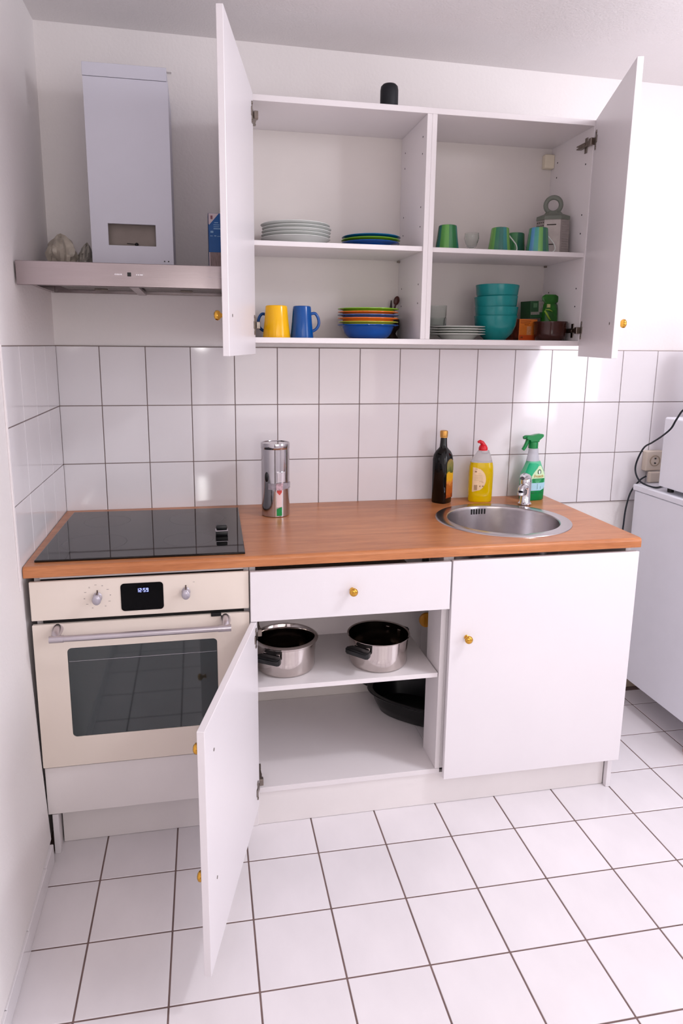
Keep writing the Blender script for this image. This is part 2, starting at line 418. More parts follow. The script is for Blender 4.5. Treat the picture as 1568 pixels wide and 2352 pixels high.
hinge(wc, (1.7595, -.243, 2.118), (-1, 0, 0)); hinge(wc, (1.7595, -.243, 1.518), (-1, 0, 0))
hinge(wc, (.652, -.243, 2.125), (1, 0, 0)); hinge(wc, (.652, -.243, 1.52), (1, 0, 0))
def door(parent, hinge_xy, free_xy, z0, z1, side, th=.016, knobs=(), hz=(), screws=True):
    """inner face runs hinge->free; side=+1 puts the thickness to the left of that direction"""
    h = Vector((hinge_xy[0], hinge_xy[1], 0)); f = Vector((free_xy[0], free_xy[1], 0)); d = (f-h); L_ = d.length; d.normalize()
    n = Vector((-d.y, d.x, 0))*side
    M = Matrix(((d.x, n.x, 0, h.x), (d.y, n.y, 0, h.y), (0, 0, 1, 0), (0, 0, 0, 1)))
    o = MB(M).box(0, L_, 0, th, z0, z1, .001).done('door', melamine2, parent)
    for t, z in knobs:
        p = M @ Vector((L_-t, th, z)); knob(o, p, n)
        c = MB(M); c.cyl((L_-t, -.0008, z), (L_-t, .0004, z), .0038, seg=12)
        c.done('screw_head', nickel, o)
    for z in hz:
        b = MB(M); b.box(.006, .044, -.0028, .0004, z-.011, z+.011, .001); b.box(.020, .031, -.0022, .0004, z-.030, z+.030, .001)
        b.cyl((.03, -.0035, z-.024), (.03, 0, z-.024), .004, seg=10); b.cyl((.03, -.0035, z+.024), (.03, 0, z+.024), .004, seg=10)
        b.done('hinge_cup', nickel, o)
    return o
door(wc, (.6525, -.2880), (.549, -.807), 1.432, 2.186, -1, knobs=[(.055, 1.529)], hz=(2.125, 1.52))
door(wc, (1.7620, -.2845), (1.5895, -.748), 1.431, 2.186, 1, knobs=[(.055, 1.527)], hz=(2.118, 1.518))

# ------------------------------------------------------------------ cooker hood
hd = thing('cooker_hood', (.29, -.23, 1.612), 'brushed steel cooker hood with white boxed flue above the hob', 'cooker hood')
hb = MB()
HX0, HX1, HF, HZ0, HZ1 = .004, .588, -.466, 1.612, 1.675
hb.box(HX0, HX1, HF, HF+.012, HZ0, HZ1, .0015)
hb.box(HX0, HX0+.012, HF+.012, -.003, HZ0+.012, HZ1, .0008); hb.box(HX1-.012, HX1, HF+.012, -.003, HZ0+.012, HZ1, .0008)
hb.box(HX0+.012, HX1-.012, HF+.012, -.003, HZ1-.012, HZ1, .0008)
hb.box(HX0+.012, HX1-.012, -.02, -.003, HZ0+.012, HZ1-.012, .0008)
hb.box(HX0+.012, HX1-.012, HF+.012, HF+.05, HZ0+.006, HZ0+.012, .0008)
hb.box(.283, .309, HF+.05, -.02, HZ0+.008, HZ0+.016, .0008)
hb.done('canopy', steel, hd)
filt = mat('grease_filter_mesh', (120, 112, 108), .4, .9, var=.25, scale=300)
for x0, x1 in ((.06, .282), (.31, .575)):
    f = box('grease_filter', filt, hd, x0, x1, HF+.05, -.03, HZ0+.022, HZ0+.027, .0008)
    box('latch', nickel, f, (x0+x1)/2-.02, (x0+x1)/2+.02, -.09, -.075, HZ0+.017, HZ0+.022, .001)
lampm = mat('hood_lamp_glass', (230, 228, 225), .15)
for x in (.095, .47): MB().lathe([(0, 0), (.024, 0), (.026, .004), (.026, .008), (0, .008)], (x, HF+.085, HZ0+.014), 20).done('lamp', lampm, hd, smooth=40)
whitep = mat('white_print', (245, 240, 245), .5, var=0)
b = MB()
for x0, x1 in ((.257, .2605), (.262, .2655), (.2668, .2705), (.272, .2765), (.3135, .3165), (.318, .3225), (.324, .332)): b.box(x0, x1, HF-.0006, HF+.0002, 1.6435, 1.6468)
b.done('print', whitep, hd)
MB().box(.2905, .3005, HF-.0012, HF+.0002, 1.6405, 1.651, .0004).done('button', blackp, hd)
fluem = mat('bluish_white_board', (215, 214, 226), .5, var=.012, scale=5, bump=.05, bscale=150)
inner = mat('flue_inner_grey', (150, 138, 132), .7, var=.05)
fx0, fx1, fy0 = .172, .409, -.25
fb = MB()
fb.box(fx0, fx1, fy0, fy0+.010, 1.8115, 2.209, 0); fb.box(fx0, fx1, fy0, fy0+.010, 1.6755, 1.7495, 0)
fb.box(fx0, .221, fy0, fy0+.010, 1.7495, 1.8115, 0); fb.box(.359, fx1, fy0, fy0+.010, 1.7495, 1.8115, 0)
fb.box(fx0, fx0+.01, fy0+.010, -.003, 1.6755, 2.209, .0008); fb.box(fx1-.01, fx1, fy0+.010, -.003, 1.6755, 2.209, .0008)
fl = fb.done('flue_cover', fluem, hd)
box('flue_top', fluem, hd, fx0-.001, fx1-.003, fy0-.0008, -.003, 2.2105, 2.2465, .001)
box('flue_back', inner, hd, fx0+.011, fx1-.011, fy0+.03, fy0+.034, 1.70, 1.86, 0)
MB().sphere((.3, fy0+.026, 1.757), .0055, seg=12, rings=8).done('screw_knob', blackp, hd, smooth=60)
MB().tube([(.272, fy0+.024, 1.759), (.285, fy0+.022, 1.7575), (.297, fy0+.022, 1.757)], .0011, 6).done('latch_wire', blackp, hd)
b = MB()
for x in (.382, .394): b.cyl((x, fy0-.0008, 1.707), (x, fy0+.0002, 1.707), .0022, seg=8)
b.done('screw_hole', blackp, hd)
box('ledge', plaster, wall_back, .31, .415, -.012, .006, 2.32, 2.325, .001)

# crumpled bags on the hood
def crumple(name, c, rx, ry, h, m, seed, label, cat, lean=0.0, top=0.0):
    rnd = random.Random(seed); b = MB(); seg, rings = 26, 16
    ph_ = [rnd.uniform(0, 6.28) for _ in range(8)]
    R = []
    for i in range(rings+1):
        t = i/rings; a = t*PI; q = []
        for k in range(seg):
            th = 2*PI*k/seg
            w = 1+.13*math.sin(5*th+ph_[0]+3*t)+.09*math.sin(9*th+ph_[1]-6*t)+.07*math.sin(13*th+11*t+ph_[2])+.05*rnd.uniform(-1, 1)
            r = (math.sin(a)**.55)*(1-.35*t*top) if 0 < i < rings else .001
            zz = h*(t+.045*math.sin(4*th+ph_[3])*(t)+.03*math.sin(7*th+ph_[4])*t)
            q.append((c[0]+rx*r*w*math.cos(th)+lean*t, c[1]+ry*r*w*math.sin(th), c[2]+max(.0003, zz)))
        R.append(q)
    b.loft(R); o = b.done(name, m, None, c, smooth=28); return tag(o, label, cat)
bagm = mat('translucent_bag_plastic', (196, 186, 172), .35, var=.09, scale=30, trans=.15)
crumple('plastic_bag', (.076, -.19, 1.6753), .043, .06, .104, bagm, 3, 'crumpled pale plastic bag on the hood nearest the left wall', 'bag', top=.3)
crumple('plastic_bag', (.137, -.17, 1.6753), .0225, .05, .085, mat('translucent_bag_plastic_grey', (172, 166, 156), .35, var=.08, scale=30, trans=.15), 8, 'smaller greyish crumpled bag on the hood half behind the white flue', 'bag', lean=.01, top=.8)

# blue packet on the hood
bluep = mat('packet_blue', (18, 92, 165), .35, var=.02); navy = mat('packet_navy', (22, 50, 105), .4)
pk = thing('foil_box', (.548, -.12, 1.6753), 'blue and white cardboard packet standing on the hood beside the open door', 'packet')
box('carton', navy, pk, .517, .585, -.148, -.09, 1.6753, 1.8710, .001)
box('front_print', bluep, pk, .5185, .5845, -.1486, -.1479, 1.7520, 1.8705, 0)
b = MB(); v = [b._v(p) for p in ((.5185, -.1490, 1.8700), (.5185, -.1490, 1.838), (.5205, -.1490, 1.835), (.551, -.1490, 1.8700))]; b.face(v); v2 = [b._v(p) for p in ((.5185, -.1487, 1.8700), (.5185, -.1487, 1.838), (.5205, -.1487, 1.835), (.551, -.1487, 1.8700))]; b.face(v2[::-1])
b.done('white_corner', mat('packet_white', (226, 208, 212), .5), pk)
box('mark', mat('packet_mark', (150, 95, 105), .5), pk, .525, .5315, -.1494, -.1490, 1.8525, 1.8635, 0)
b = MB()
for x0, x1, z, h in ((.537, .549, 1.8415, .0022), (.534, .553, 1.8350, .0018), (.534, .552, 1.8290, .0018), (.534, .585, 1.8225, .0030), (.524, .533, 1.811, .006), (.523, .531, 1.8005, .002), (.536, .542, 1.8005, .003), (.545, .556, 1.8000, .0016)): b.box(x0, x1, -.1491, -.1486, z, z+h)
b.done('print', mat('packet_print', (150, 190, 225), .5), pk)
box('picture_panel', mat('packet_picture', (150, 128, 126), .5, var=.1, scale=60, stretch=(6, 1, 1)), pk, .5185, .5845, -.1486, -.1479, 1.6757, 1.7515, 0)
box('white_stripe', mat('packet_white', (226, 208, 212), .5), pk, .5185, .5215, -.1490, -.1487, 1.6757, 1.7515, 0)

# ------------------------------------------------------------------ crockery helpers
def plate_bm(r, h, deep=False, lip=.0035):
    if deep: prof = [(0, .002), (r*.5, .002), (r*.52, 0), (r*.58, 0), (r*.68, h*.16), (r*.77, h*.42), (r*.825, h*.78), (r*.85, h*.93), (r, h), (r*1.0, h+.0025), (r*.84, h*.94+.0035), (r*.80, h*.8+.004), (r*.74, h*.45+.003), (r*.62, h*.2+.003), (r*.5, .006), (0, .006)]
    else: prof = [(0, .002), (r*.56, .002), (r*.58, 0), (r*.64, 0), (r*.7, h*.35), (r*.98, h-.001), (r, h), (r*.995, h+.0016), (r*.96, h+.0012), (r*.68, h*.4+.003), (r*.6, .005), (0, .005)]
    return MB().lathe(prof, seg=48)
def flat_plate(r, h):
    return MB().lathe([(0, .002), (r*.5, .002), (r*.52, 0), (r*.58, 0), (r*.66, h*.55), (r*.74, h*.86), (r*.985, h-.0006), (r, h+.0004), (r*.99, h+.0022), (r*.74, h*.86+.0026), (r*.64, h*.5+.002), (r*.5, .0045), (0, .0045)], seg=48)
def one(bm_, name, m, loc, label, cat, group=None):
    o = bm_.done(name, m, None, local=True, smooth=45); o.location = loc; return tag(o, label, cat, group)
zs = 1.7756
# five white dinner plates
whitec = mat('white_glazed_china', (214, 216, 212), .15, var=.01)
p0 = one(plate_bm(.1135, .0235), 'dinner_plate', whitec, (.799, -.148, zs), 'white dinner plate at the bottom of the tallest upper-shelf stack', 'plate', 'white dinner plates on the upper shelf')
zz = [0, .0098, .0188, .0272, .0360, .0450]; off = [(0, 0), (.001, .002), (.002, -.002), (.0035, .001), (-.001, 0)]
wl = ['white dinner plate second from the bottom of the tall white stack', 'white dinner plate in the middle of the tall white stack', 'white dinner plate second from the top of the tall white stack', 'white dinner plate on top of the tall white stack']
for k in range(1, 5):
    c = p0.copy(); COL.objects.link(c); c.location = (.799+off[k][0], -.148+off[k][1], zs+.0106*k); c['label'] = wl[k-1]
# three coloured plates
bl = mat('cobalt_glaze', (4, 76, 158), .12, var=.02); tl = mat('petrol_blue_glaze', (12, 100, 150), .12, var=.02); gr = mat('leaf_green_glaze', (122, 176, 38), .15, var=.02)
dt = mat('dark_teal_glaze', (10, 84, 110), .12); orng = mat('orange_glaze', (236, 116, 36), .15, var=.02); yg = mat('yellow_green_glaze', (178, 186, 60), .15); slate = mat('slate_blue_glaze', (72, 98, 150), .15)
g2 = 'coloured side plates on the upper shelf'
for k, (m, lb) in enumerate(((bl, 'dark blue plate at the bottom of the three-plate stack'), (gr, 'green plate between the two blue plates of the low stack'), (tl, 'blue plate on top of the three-plate stack'))):
    one(flat_plate(.0985, .0185), 'side_plate', m, (1.052+.0015*(k-1), -.148, zs+.0096*k), lb, 'plate', g2)
# lower left: stack of soup plates
zb_ = 1.4838
g3 = 'coloured soup plates stacked on the cabinet bottom'
H = [0, .0115, .0235, .0345, .0440, .0545]
for k, (m, lb, r) in enumerate(((bl, 'blue soup plate at the bottom of the mixed colour stack', .1045), (yg, 'yellow-green soup plate lying on the blue bottom one', .1025), (orng, 'lower orange soup plate in the mixed stack', .1035), (slate, 'greyish blue soup plate between the two orange ones', .1045), (orng, 'upper orange soup plate just under the green top one', .103), (gr, 'light green soup plate on top of the mixed stack', .1045))):
    one(plate_bm(r, .044 if k == 0 else .0425, True), 'soup_plate', m, (1.047+(.001 if k % 2 else 0), -.152, zb_+H[k]), lb, 'plate', g3)
# dark wooden cup with spoon and stick behind
darkwood = mat('dark_carved_wood', (40, 20, 14), .45, var=.15, scale=60); redwood = mat('dark_red_wood', (72, 26, 18), .4, var=.15, scale=60)
one(MB().lathe([(0, 0), (.026, 0), (.027, .003), (.021, .012), (.016, .021), (.02, .03), (.027, .038), (.029, .046), (.028, .07), (.024, .075), (.024, .07), (.024, .046), (.016, .036), (0, .034)], seg=28), 'wooden_cup', darkwood, (1.163, -.036, zb_), 'dark turned wooden footed cup behind the soup plates', 'cup')
def spoon(base, tip, rr, m, name, label, blob):
    b = MB(); b.tube([base, tuple((base[i]*.4+tip[i]*.6) for i in range(3)), tip], [.0035, .003, .0035], 8)
    if blob:
        d = (Vector(tip)-Vector(base)).normalized(); q = Vector((0, 0, 1)).rotation_difference(d).to_matrix().to_4x4()
        b.M = Matrix.Translation(Vector(tip)+d*.010) @ q; b.sphere((0, 0, 0), .0105, .005, .0165, 16, 10); b.M = Matrix.Identity(4)
    return tag(b.done(name, m, None, base, smooth=50), label, 'utensil')
spoon((1.157, -.036, 1.521), (1.1785, -.034, 1.611), 0, redwood, 'wooden_spoon', 'dark red wooden spoon with oval head standing in the dark cup', True)
sp2 = MB().tube([(1.158, -.04, 1.521), (1.159, -.038, 1.560), (1.1600, -.036, 1.598), (1.1605, -.036, 1.6215)], [.004, .006, .0045, .0018], 10).done('wooden_stick', darkwood, None, (1.158, -.04, 1.521), smooth=50)
tag(sp2, 'short tapering black stick standing in the cup left of the spoon', 'utensil')

# mugs standing upside down
def mug(name, loc, rb, rt, h, m, handle, hm, label, group, th=.003, seg=36, hr=(.0048, .0036), hrot=0.0):
    r = thing(name, loc, label, 'mug', group)
    prof = [(rb-th, .0), (rb, .0), (rb+.0004, .002), (rt+(rb-rt)*.5, h*.5), (rt+.0012, h-.006), (rt, h-.0015), (rt-.003, h), (rt-.006, h-.001), (0, h-.001), (0, h-.006), (rt-th-.001, h-.008), (rb-th, .002), (rb-th, 0)]
    MB().lathe(prof, seg=seg).done('body', m, r, local=True, smooth=40)
    M = Matrix.Rotation(hrot, 4, 'Z')
    pts = []
    P_ = [Vector((x, 0, z)) for x, z in handle]
    n = len(P_)
    for i in range(n-1):
        p0_, p1_, p2_, p3_ = P_[max(i-1, 0)], P_[i], P_[i+1], P_[min(i+2, n-1)]
        for s_ in range(5):
            t = s_/5; pts.append(.5*((2*p1_)+(-p0_+p2_)*t+(2*p0_-5*p1_+4*p2_-p3_)*t*t+(-p0_+3*p1_-3*p2_+p3_)*t**3))
    pts.append(P_[-1])
    MB(M).tube(pts, hr[0], 8, flat=.8).done('handle', hm, r, local=True, smooth=60)
    return r
yel = mat('yellow_glaze', (248, 186, 6), .18, var=.01); blu = mat('royal_blue_glaze', (4, 76, 150), .2, var=.02)
navyg = mat('dark_navy_glaze', (16, 40, 92), .2, var=.02)
hand = [(.034, .078), (.048, .079), (.058, .064), (.060, .045), (.052, .030), (.039, .022)]
gm = 'mugs standing upside down on the cabinet bottom'
mug('mug', (.7285, -.200, zb_), .0445, .0345, .102, yel, [(x*.94, z) for x, z in hand], yel, 'yellow mug standing upside down in front of a dark blue one', gm, hrot=PI*.5)
mug('mug', (.8125, -.200, zb_), .0375, .0285, .102, blu, [(x-.004, z) for x, z in hand], blu, 'bright blue mug upside down right of the yellow mug', gm)
mug('mug', (.738, -.100, zb_), .0445, .0345, .1045, navyg, hand, blu, 'dark blue mug mostly hidden behind the yellow mug', gm, hrot=PI)
ghand = [(.027, .078), (.032, .060), (.047, .044), (.061, .028), (.064, .012), (.054, .003), (.042, .004), (.0375, .016)]
wh = mat('white_handle_glaze', (224, 226, 222), .15)
c1 = [(38, 110, 60), (46, 120, 110), (92, 160, 78), (104, 168, 84), (60, 128, 80)]
c2 = [(40, 104, 92), (60, 130, 130), (118, 170, 88), (104, 160, 84), (48, 118, 88)]
c3 = [(64, 130, 90), (84, 138, 180), (70, 150, 140), (110, 165, 90), (60, 110, 96)]
gg = 'green striped mugs on the upper shelf'
mug('mug', (1.3025, -.200, 1.7742), .0395, .0295, .081, stripes('green_stripes_one', c1, seedoff=.3), [(x*.8 if i > 2 else x, z) for i, (x, z) in enumerate(ghand)], wh, 'green striped mug nearest the divider, beside the little glass', gg, hr=(.0022, .002), hrot=.5)
mug('mug', (1.489, -.200, 1.7742), .0385, .0285, .0805, stripes('green_stripes_two', c2, seedoff=1.0), ghand, wh, 'teal and green striped mug in the middle of the upper shelf', gg, hr=(.0026, .002))
mug('mug', (1.588, -.110, 1.7742), .036, .030, .0805, stripes('green_stripes_three', [(52, 120, 72), (60, 128, 76), (46, 108, 84)]), ghand, wh, 'plain green mug behind and between two striped mugs', gg, hr=(.0022, .002), hrot=.3)
mug('mug', (1.6095, -.2375, 1.7742), .0380, .0300, .0790, stripes('green_stripes_four', c3, seedoff=.1), ghand, wh, 'blue and green striped mug in front of the grater', gg, hr=(.0026, .002))
clear = mat('clear_glass', (236, 240, 238), .02, trans=1.0, ior=1.45, var=0)
clear2 = mat('clear_glass_thin', (244, 248, 246), .01, trans=1.0, ior=1.22, var=0)
one(MB().lathe([(0, 0), (.016, 0), (.017, .003), (.011, .009), (.018, .02), (.0225, .034), (.0235, .040), (.0245, .042), (.0235, .060), (.0222, .060), (.0222, .042), (.0165, .022), (.008, .014), (0, .013)], seg=28), 'glass_egg_cup', clear2, (1.3885, -.200, 1.7742), 'little footed clear glass between two striped mugs', 'glass')

# grater
gt = thing('box_grater', (1.695, -.170, 1.7742), 'grey metal grater with a ring handle in the cabinet corner', 'grater')
gs = mat('grater_steel', (165, 156, 152), .4, .5, var=.05, scale=40); gp = mat('grater_grey_plastic', (112, 116, 106), .5, var=.03)
def hexring(z, a, b_, c=(1.695, -.170)):
    rot = math.radians(-24); pts = [(-a, -b_*.25), (-a*.55, -b_), (a*.45, -b_), (a, -b_*.35), (a*.8, b_), (-a*.8, b_)]
    return [(c[0]+x*math.cos(rot)-y*math.sin(rot), c[1]+x*math.sin(rot)+y*math.cos(rot), z) for x, y in pts]
z0 = 1.7742
bd = MB().loft([hexring(z0, .0575, .036), hexring(z0+.118, .053, .032)]).done('body', gs, gt)
MB().loft([hexring(z0+.117, .056, .035), hexring(z0+.129, .055, .034), hexring(z0+.138, .031, .018), hexring(z0+.148, .022, .010)]).done('cap', gp, gt)
tor = []
for i in range(25):
    a = -PI/2+2*PI*i/24
    tor.append((1.693+.0235*math.cos(a), -.170-.010*math.cos(a), z0+.168+.0255*math.sin(a)))
MB().tube(tor, .0078, 10, flat=.75).done('ring_handle', gp, gt, smooth=60)
slot = mat('grater_slot', (44, 36, 32), .7)
b = MB()
rot = math.radians(-24); M = Matrix.Translation((1.695, -.170, 0)) @ Matrix.Rotation(rot, 4, 'Z'); b.M = M
for z, yq in ((z0+.098, -.0338), (z0+.033, -.0358)): MB(M).box(-.021, .010, yq, yq+.003, z, z+.0032, .0008).done('slicer_slot', slot, gt)
b = MB(M)
for i in range(13):
    z = z0+.013+i*.0080; t = (z-z0)/.118
    p0_ = Vector((.0575*.45-.002*t, -.036+.004*t, z)); p1_ = Vector((.0575-.0045*t, -.0126+.0014*t, z))
    q0 = p0_.lerp(p1_, .2); q1 = p0_.lerp(p1_, .9); b.tube([q0, q1], .0012, 5)
b.done('blade_ridge', gs, gt)
b = MB(M)
for i in range(5):
    z = z0+.108-i*.011; t = (z-z0)/.118
    p0_ = Vector((-.0575+.0045*t, -.009+.001*t, z)); p1_ = Vector((-.0316+.0025*t, -.036+.004*t, z))
    for k in range(4):
        q = p0_.lerp(p1_, .1+k*.25); b.box(q.x-.0022, q.x+.0022, q.y-.002, q.y+.0015, z-.001, z+.0014)
b.done('shredding_hole', slot, gt)

# lower right: glasses, plates, bowls, packets
gl_ = MB().lathe([(0, .002), (.030, .0), (.0325, .002), (.0345, .030), (.0375, .033), (.0385, .075), (.0365, .075), (.0345, .036), (.0315, .032), (.029, .008), (0, .007)], seg=32)
g_a = one(gl_, 'tumbler', clear2, (1.298, -.125, zb_), 'lower clear tumbler of the stacked pair beside the divider', 'glass', 'stacked clear tumblers')
c = g_a.copy(); COL.objects.link(c); c.location = (1.298, -.125, zb_+.042); c['label'] = 'upper clear tumbler nested in the pair beside the divider'
sp = mat('ivory_glazed_china', (216, 218, 212), .15); rimb = mat('side_plate_blue_glaze', (70, 90, 110), .15)
for k, lb in enumerate(('white small plate at the bottom of the low stack by the tumblers', 'white small plate second from the bottom by the tumblers', 'white small plate second from the top by the tumblers', 'small plate with bluish centre topping the low white stack')):
    o = one(flat_plate(.0965, .0185), 'small_plate', sp, (1.371, -.155, zb_+.0083*k), lb, 'plate', 'small white plates beside the tumblers')
    if k == 3: tag(MB().lathe([(0, .0053), (.048, .0050), (.062, .0118), (.071, .0188), (.088, .0205), (.0875, .0210), (.070, .0194), (.060, .0122), (.047, .0055), (0, .0055)], seg=40).done('well', rimb, o, local=True, smooth=50), 'bluish grey centre')
teal = mat('teal_glaze', (14, 124, 124), .22, var=.02)
def bowl_bm(r, h):
    return MB().lathe([(0, .004), (r*.42, .003), (r*.44, 0), (r*.5, 0), (r*.52, .004), (r*.8, h*.28), (r*.95, h*.62), (r*.985, h*.9), (r, h-.001), (r*.99, h), (r*.965, h), (r*.94, h*.66), (r*.77, h*.32), (r*.5, .009), (0, .008)], seg=44)
bz = [(0, 0, 0), (.0285, 0.012, 0), (.0605, -.035, .01), (.099, 0.01, 0)]
bl_ = ['teal bowl at the bottom of the four-bowl stack', 'teal bowl second from the bottom of the bowl stack', 'slightly tilted teal bowl second from the top of the bowl stack', 'teal bowl on top of the four-bowl stack']
b0 = None
for k in range(4):
    if k == 0: b0 = one(bowl_bm(.0745, .083), 'bowl', teal, (1.503, -.170, zb_), bl_[0], 'bowl', 'stacked teal bowls'); o = b0
    else: o = b0.copy(); COL.objects.link(o); o['label'] = bl_[k]
    o.location = (1.503+(.001 if k == 1 else 0), -.170, zb_+[0, .030, .0655, .1035][k]); o.rotation_euler = (0, [0, 0, -.03, .012][k], 0)
# orange tea box
ob = thing('tea_box', (1.62, -.15, zb_), 'orange cardboard tea box between bowls and brown dish', 'box')
M = Matrix.Translation((1.5935, -.172, 0)) @ Matrix.Rotation(math.radians(12), 4, 'Z')
MB(M).box(0, .078, 0, .095, zb_, zb_+.0745, .0008).done('carton', mat('tea_box_orange', (222, 122, 44), .4, var=.05, scale=30), ob)
MB(M).box(.001, .075, -.0004, .0002, zb_+.0005, zb_+.019, 0).done('red_band', mat('tea_box_red', (206, 82, 32), .4, var=.05), ob)
MB(M).box(-.0004, .0002, .001, .094, zb_+.0005, zb_+.074, 0).done('side_print', mat('tea_box_side', (120, 48, 26), .5, var=.35, scale=50), ob)
MB(M).box(.033, .052, -.0008, -.0002, zb_+.020, zb_+.05, 0).done('info_panel', mat('tea_box_panel', (214, 146, 100), .5, var=.06, scale=200), ob)
b = MB(M)
b.box(.008, .017, -.0009, -.0003, zb_+.008, zb_+.014)
for z, a_, e in ((.067, .004, .05), (.061, .004, .045), (.054, .022, .04)): b.box(a_, e, -.0009, -.0003, zb_+z, zb_+z+.0015)
b.done('print', mat('tea_box_print', (130, 60, 24), .5), ob)
one(MB().lathe([(0, 0), (.046, 0), (.053, .008), (.0555, .025), (.056, .056), (.0585, .062), (.0580, .0655), (.0535, .0655), (.0525, .05), (.05, .015), (0, .006)], seg=40), 'casserole_dish', mat('dark_brown_glaze', (62, 28, 22), .12, var=.05), (1.698, -.198, zb_), 'round dark brown ceramic dish below the green packets', 'dish')
gbx = thing('green_box', (1.66, -.12, zb_+.075), 'dark green cardboard box with silver panel lying on the tea box', 'box')
M = Matrix.Translation((1.650, -.140, zb_+.0790)) @ Matrix.Rotation(math.radians(14), 4, 'Z') @ Matrix.Rotation(math.radians(-3), 4, 'Y')
zg = 0
MB(M).box(0, .062, 0, .055, zg, zg+.060, .0008).done('carton', mat('green_box_board', (30, 78, 42), .4, var=.06, scale=30), gbx)
MB(M).box(.036, .0615, -.0005, .0002, zg+.020, zg+.0585, 0).done('silver_panel', mat('green_box_panel', (150, 146, 138), .4, .3, var=.08, scale=120), gbx)
MB(M).box(.001, .040, -.0008, .0001, zg+.012, zg+.022, 0).done('silver_stripe', mat('green_box_panel', (150, 146, 138)), gbx)
b = MB(M)
for x in (.013, .019, .025): b.box(x, x+.0035, -.0008, .0001, zg+.037, zg+.052, 0)
b.done('print', mat('green_box_print', (100, 140, 104), .5), gbx)
# green crumpled packet
gpk = thing('snack_packet', (1.727, -.125, zb_), 'shiny bright green crumpled packet standing behind the brown dish', 'packet')
pg = mat('green_foil', (30, 104, 22), .22, var=.2, scale=30); 
secs = []
def ring(cx, cy, z, a, b_, n=24, ph0=0, w=.05):
    return [(cx+a*math.cos(2*PI*k/n)*(1+w*math.sin(3*2*PI*k/n+ph0)), cy+b_*math.sin(2*PI*k/n)*(1+w*math.sin(5*2*PI*k/n+ph0)), z) for k in range(n)]
for z, a, b_ in ((0, .028, .022), (.01, .033, .025), (.07, .034, .024), (.11, .034, .022), (.128, .031, .015), (.134, .026, .008), (.140, .034, .0065), (.150, .038, .006), (.158, .034, .0055), (.164, .022, .0045)):
    secs.append(ring(1.730, -.125, zb_+z, min(.0285 if z > .14 else .0262, a*.8) if False else a*.90, b_, ph0=z*60))
MB().loft(secs).done('pouch', pg, gpk, smooth=40)
b = MB(); b.box(1.7085, 1.7200, -.1480, -.1420, zb_+.117, zb_+.129, .0006)
b.done('price_sticker', mat('yellowish_sticker', (196, 196, 130), .5, var=.1, scale=150), gpk)
b = MB(); b.tube([(1.698, -.1500, zb_+.106), (1.705, -.1525, zb_+.095), (1.715, -.1530, zb_+.080), (1.722, -.152, zb_+.073)], [.003, .0035, .0028, .001], 6, flat=.5)
b.tube([(1.700, -.150, zb_+.110), (1.715, -.1525, zb_+.109), (1.728, -.151, zb_+.104)], [.0015, .0022, .001], 6, flat=.5)
b.done('leaf_print', mat('lime_print', (150, 186, 50), .4), gpk)

# speaker on the cabinet
sk = thing('speaker', (1.0905, -.2, CZ1+.0002), 'small black cylindrical speaker with rounded top on the wall cabinet', 'speaker')
MB().lathe([(0, 0), (.027, 0), (.0285, .002), (.0285, .066), (.0265, .077), (.021, .083), (.012, .0848), (0, .085)], (1.0905, -.2, CZ1+.0002), 36).done('body', mat('matt_black_cloth', (10, 12, 22), .55, var=.1, bump=.2, bscale=900), sk, smooth=50)
MB().lathe([(.0286, .0), (.0292, .001), (.0292, .004), (.0286, .005)], (1.0905, -.2, CZ1+.0002), 36).done('base_ring', blackp, sk)

# ------------------------------------------------------------------ base units
DF = -.624; TH = .016
# oven housing + oven
oh = thing('oven_housing', (.3, -.3, 0), 'white carcass around the built-in oven against the left wall', 'base cabinet')
box('side_panel', melamine, oh, .0230, .0390, -.604, -.04, .0005, .8475)
box('front_leg', melamine2, oh, .0265, .0425, -.622, -.6045, .0005, .128)
box('side_panel', melamine, oh, .584, .5995, -.604, -.04, .0005, .8475)
box('filler_panel', plinthm, oh, .0165, .5985, DF, DF+TH, .1315, .2785, .001)
box('support_rail', melamine, oh, .0392, .5838, -.604, -.55, .2805, .2835)
box('front_rail', melamine, oh, .0392, .5838, -.6150, -.60, .8355, .8475)
ov = thing('built_in_oven', (.3, -.35, .284), 'cream built-in electric oven with dark glass window below the hob', 'oven')
box('body', shade_black, ov, .042, .581, -.6215, -.06, .2860, .8330, .001)  # dark front face stands in for shade in the gap above the door
box('control_panel', cream, ov, .0150, .5975, -.632, -.6222, .7240, .8345, .0022, 2)
# door with window cut: four strips + glass
b = MB(); x0, x1, y0, y1, za, zb2 = .0155, .5975, -.632, -.6222, .2850, .7125
wx0, wx1, wz0, wz1 = .1005, .5055, .3735, .6405
N_ = 6; rr = .012
# frame face built as ring between outer rectangle and rounded window
def rrect(a0, a1, c0, c1, r, n=N_):
    pts = []
    for cx, cz, s in ((a1-r, c1-r, 0), (a0+r, c1-r, 1), (a0+r, c0+r, 2), (a1-r, c0+r, 3)):
        for k in range(n+1):
            a = PI/2*(s+k/n); pts.append((cx+r*math.cos(a), cz+r*math.sin(a)))
    return pts
inn = rrect(wx0, wx1, wz0, wz1, rr); out = rrect(x0, x1, za, zb2, .0025)
n = len(inn)
vi = [b._v((p[0], y0, p[1])) for p in inn]; vo = [b._v((p[0], y0, p[1])) for p in out]
vib = [b._v((p[0], y0+.006, p[1])) for p in inn]; vob = [b._v((p[0], y1, p[1])) for p in out]
for k in range(n):
    j = (k+1) % n
    b.face([vi[k], vi[j], vo[j], vo[k]]); b.face([vi[k], vib[k], vib[j], vi[j]]); b.face([vo[k], vo[j], vob[j], vob[k]])
b.face(vob)
od = b.done('door', cream, ov)
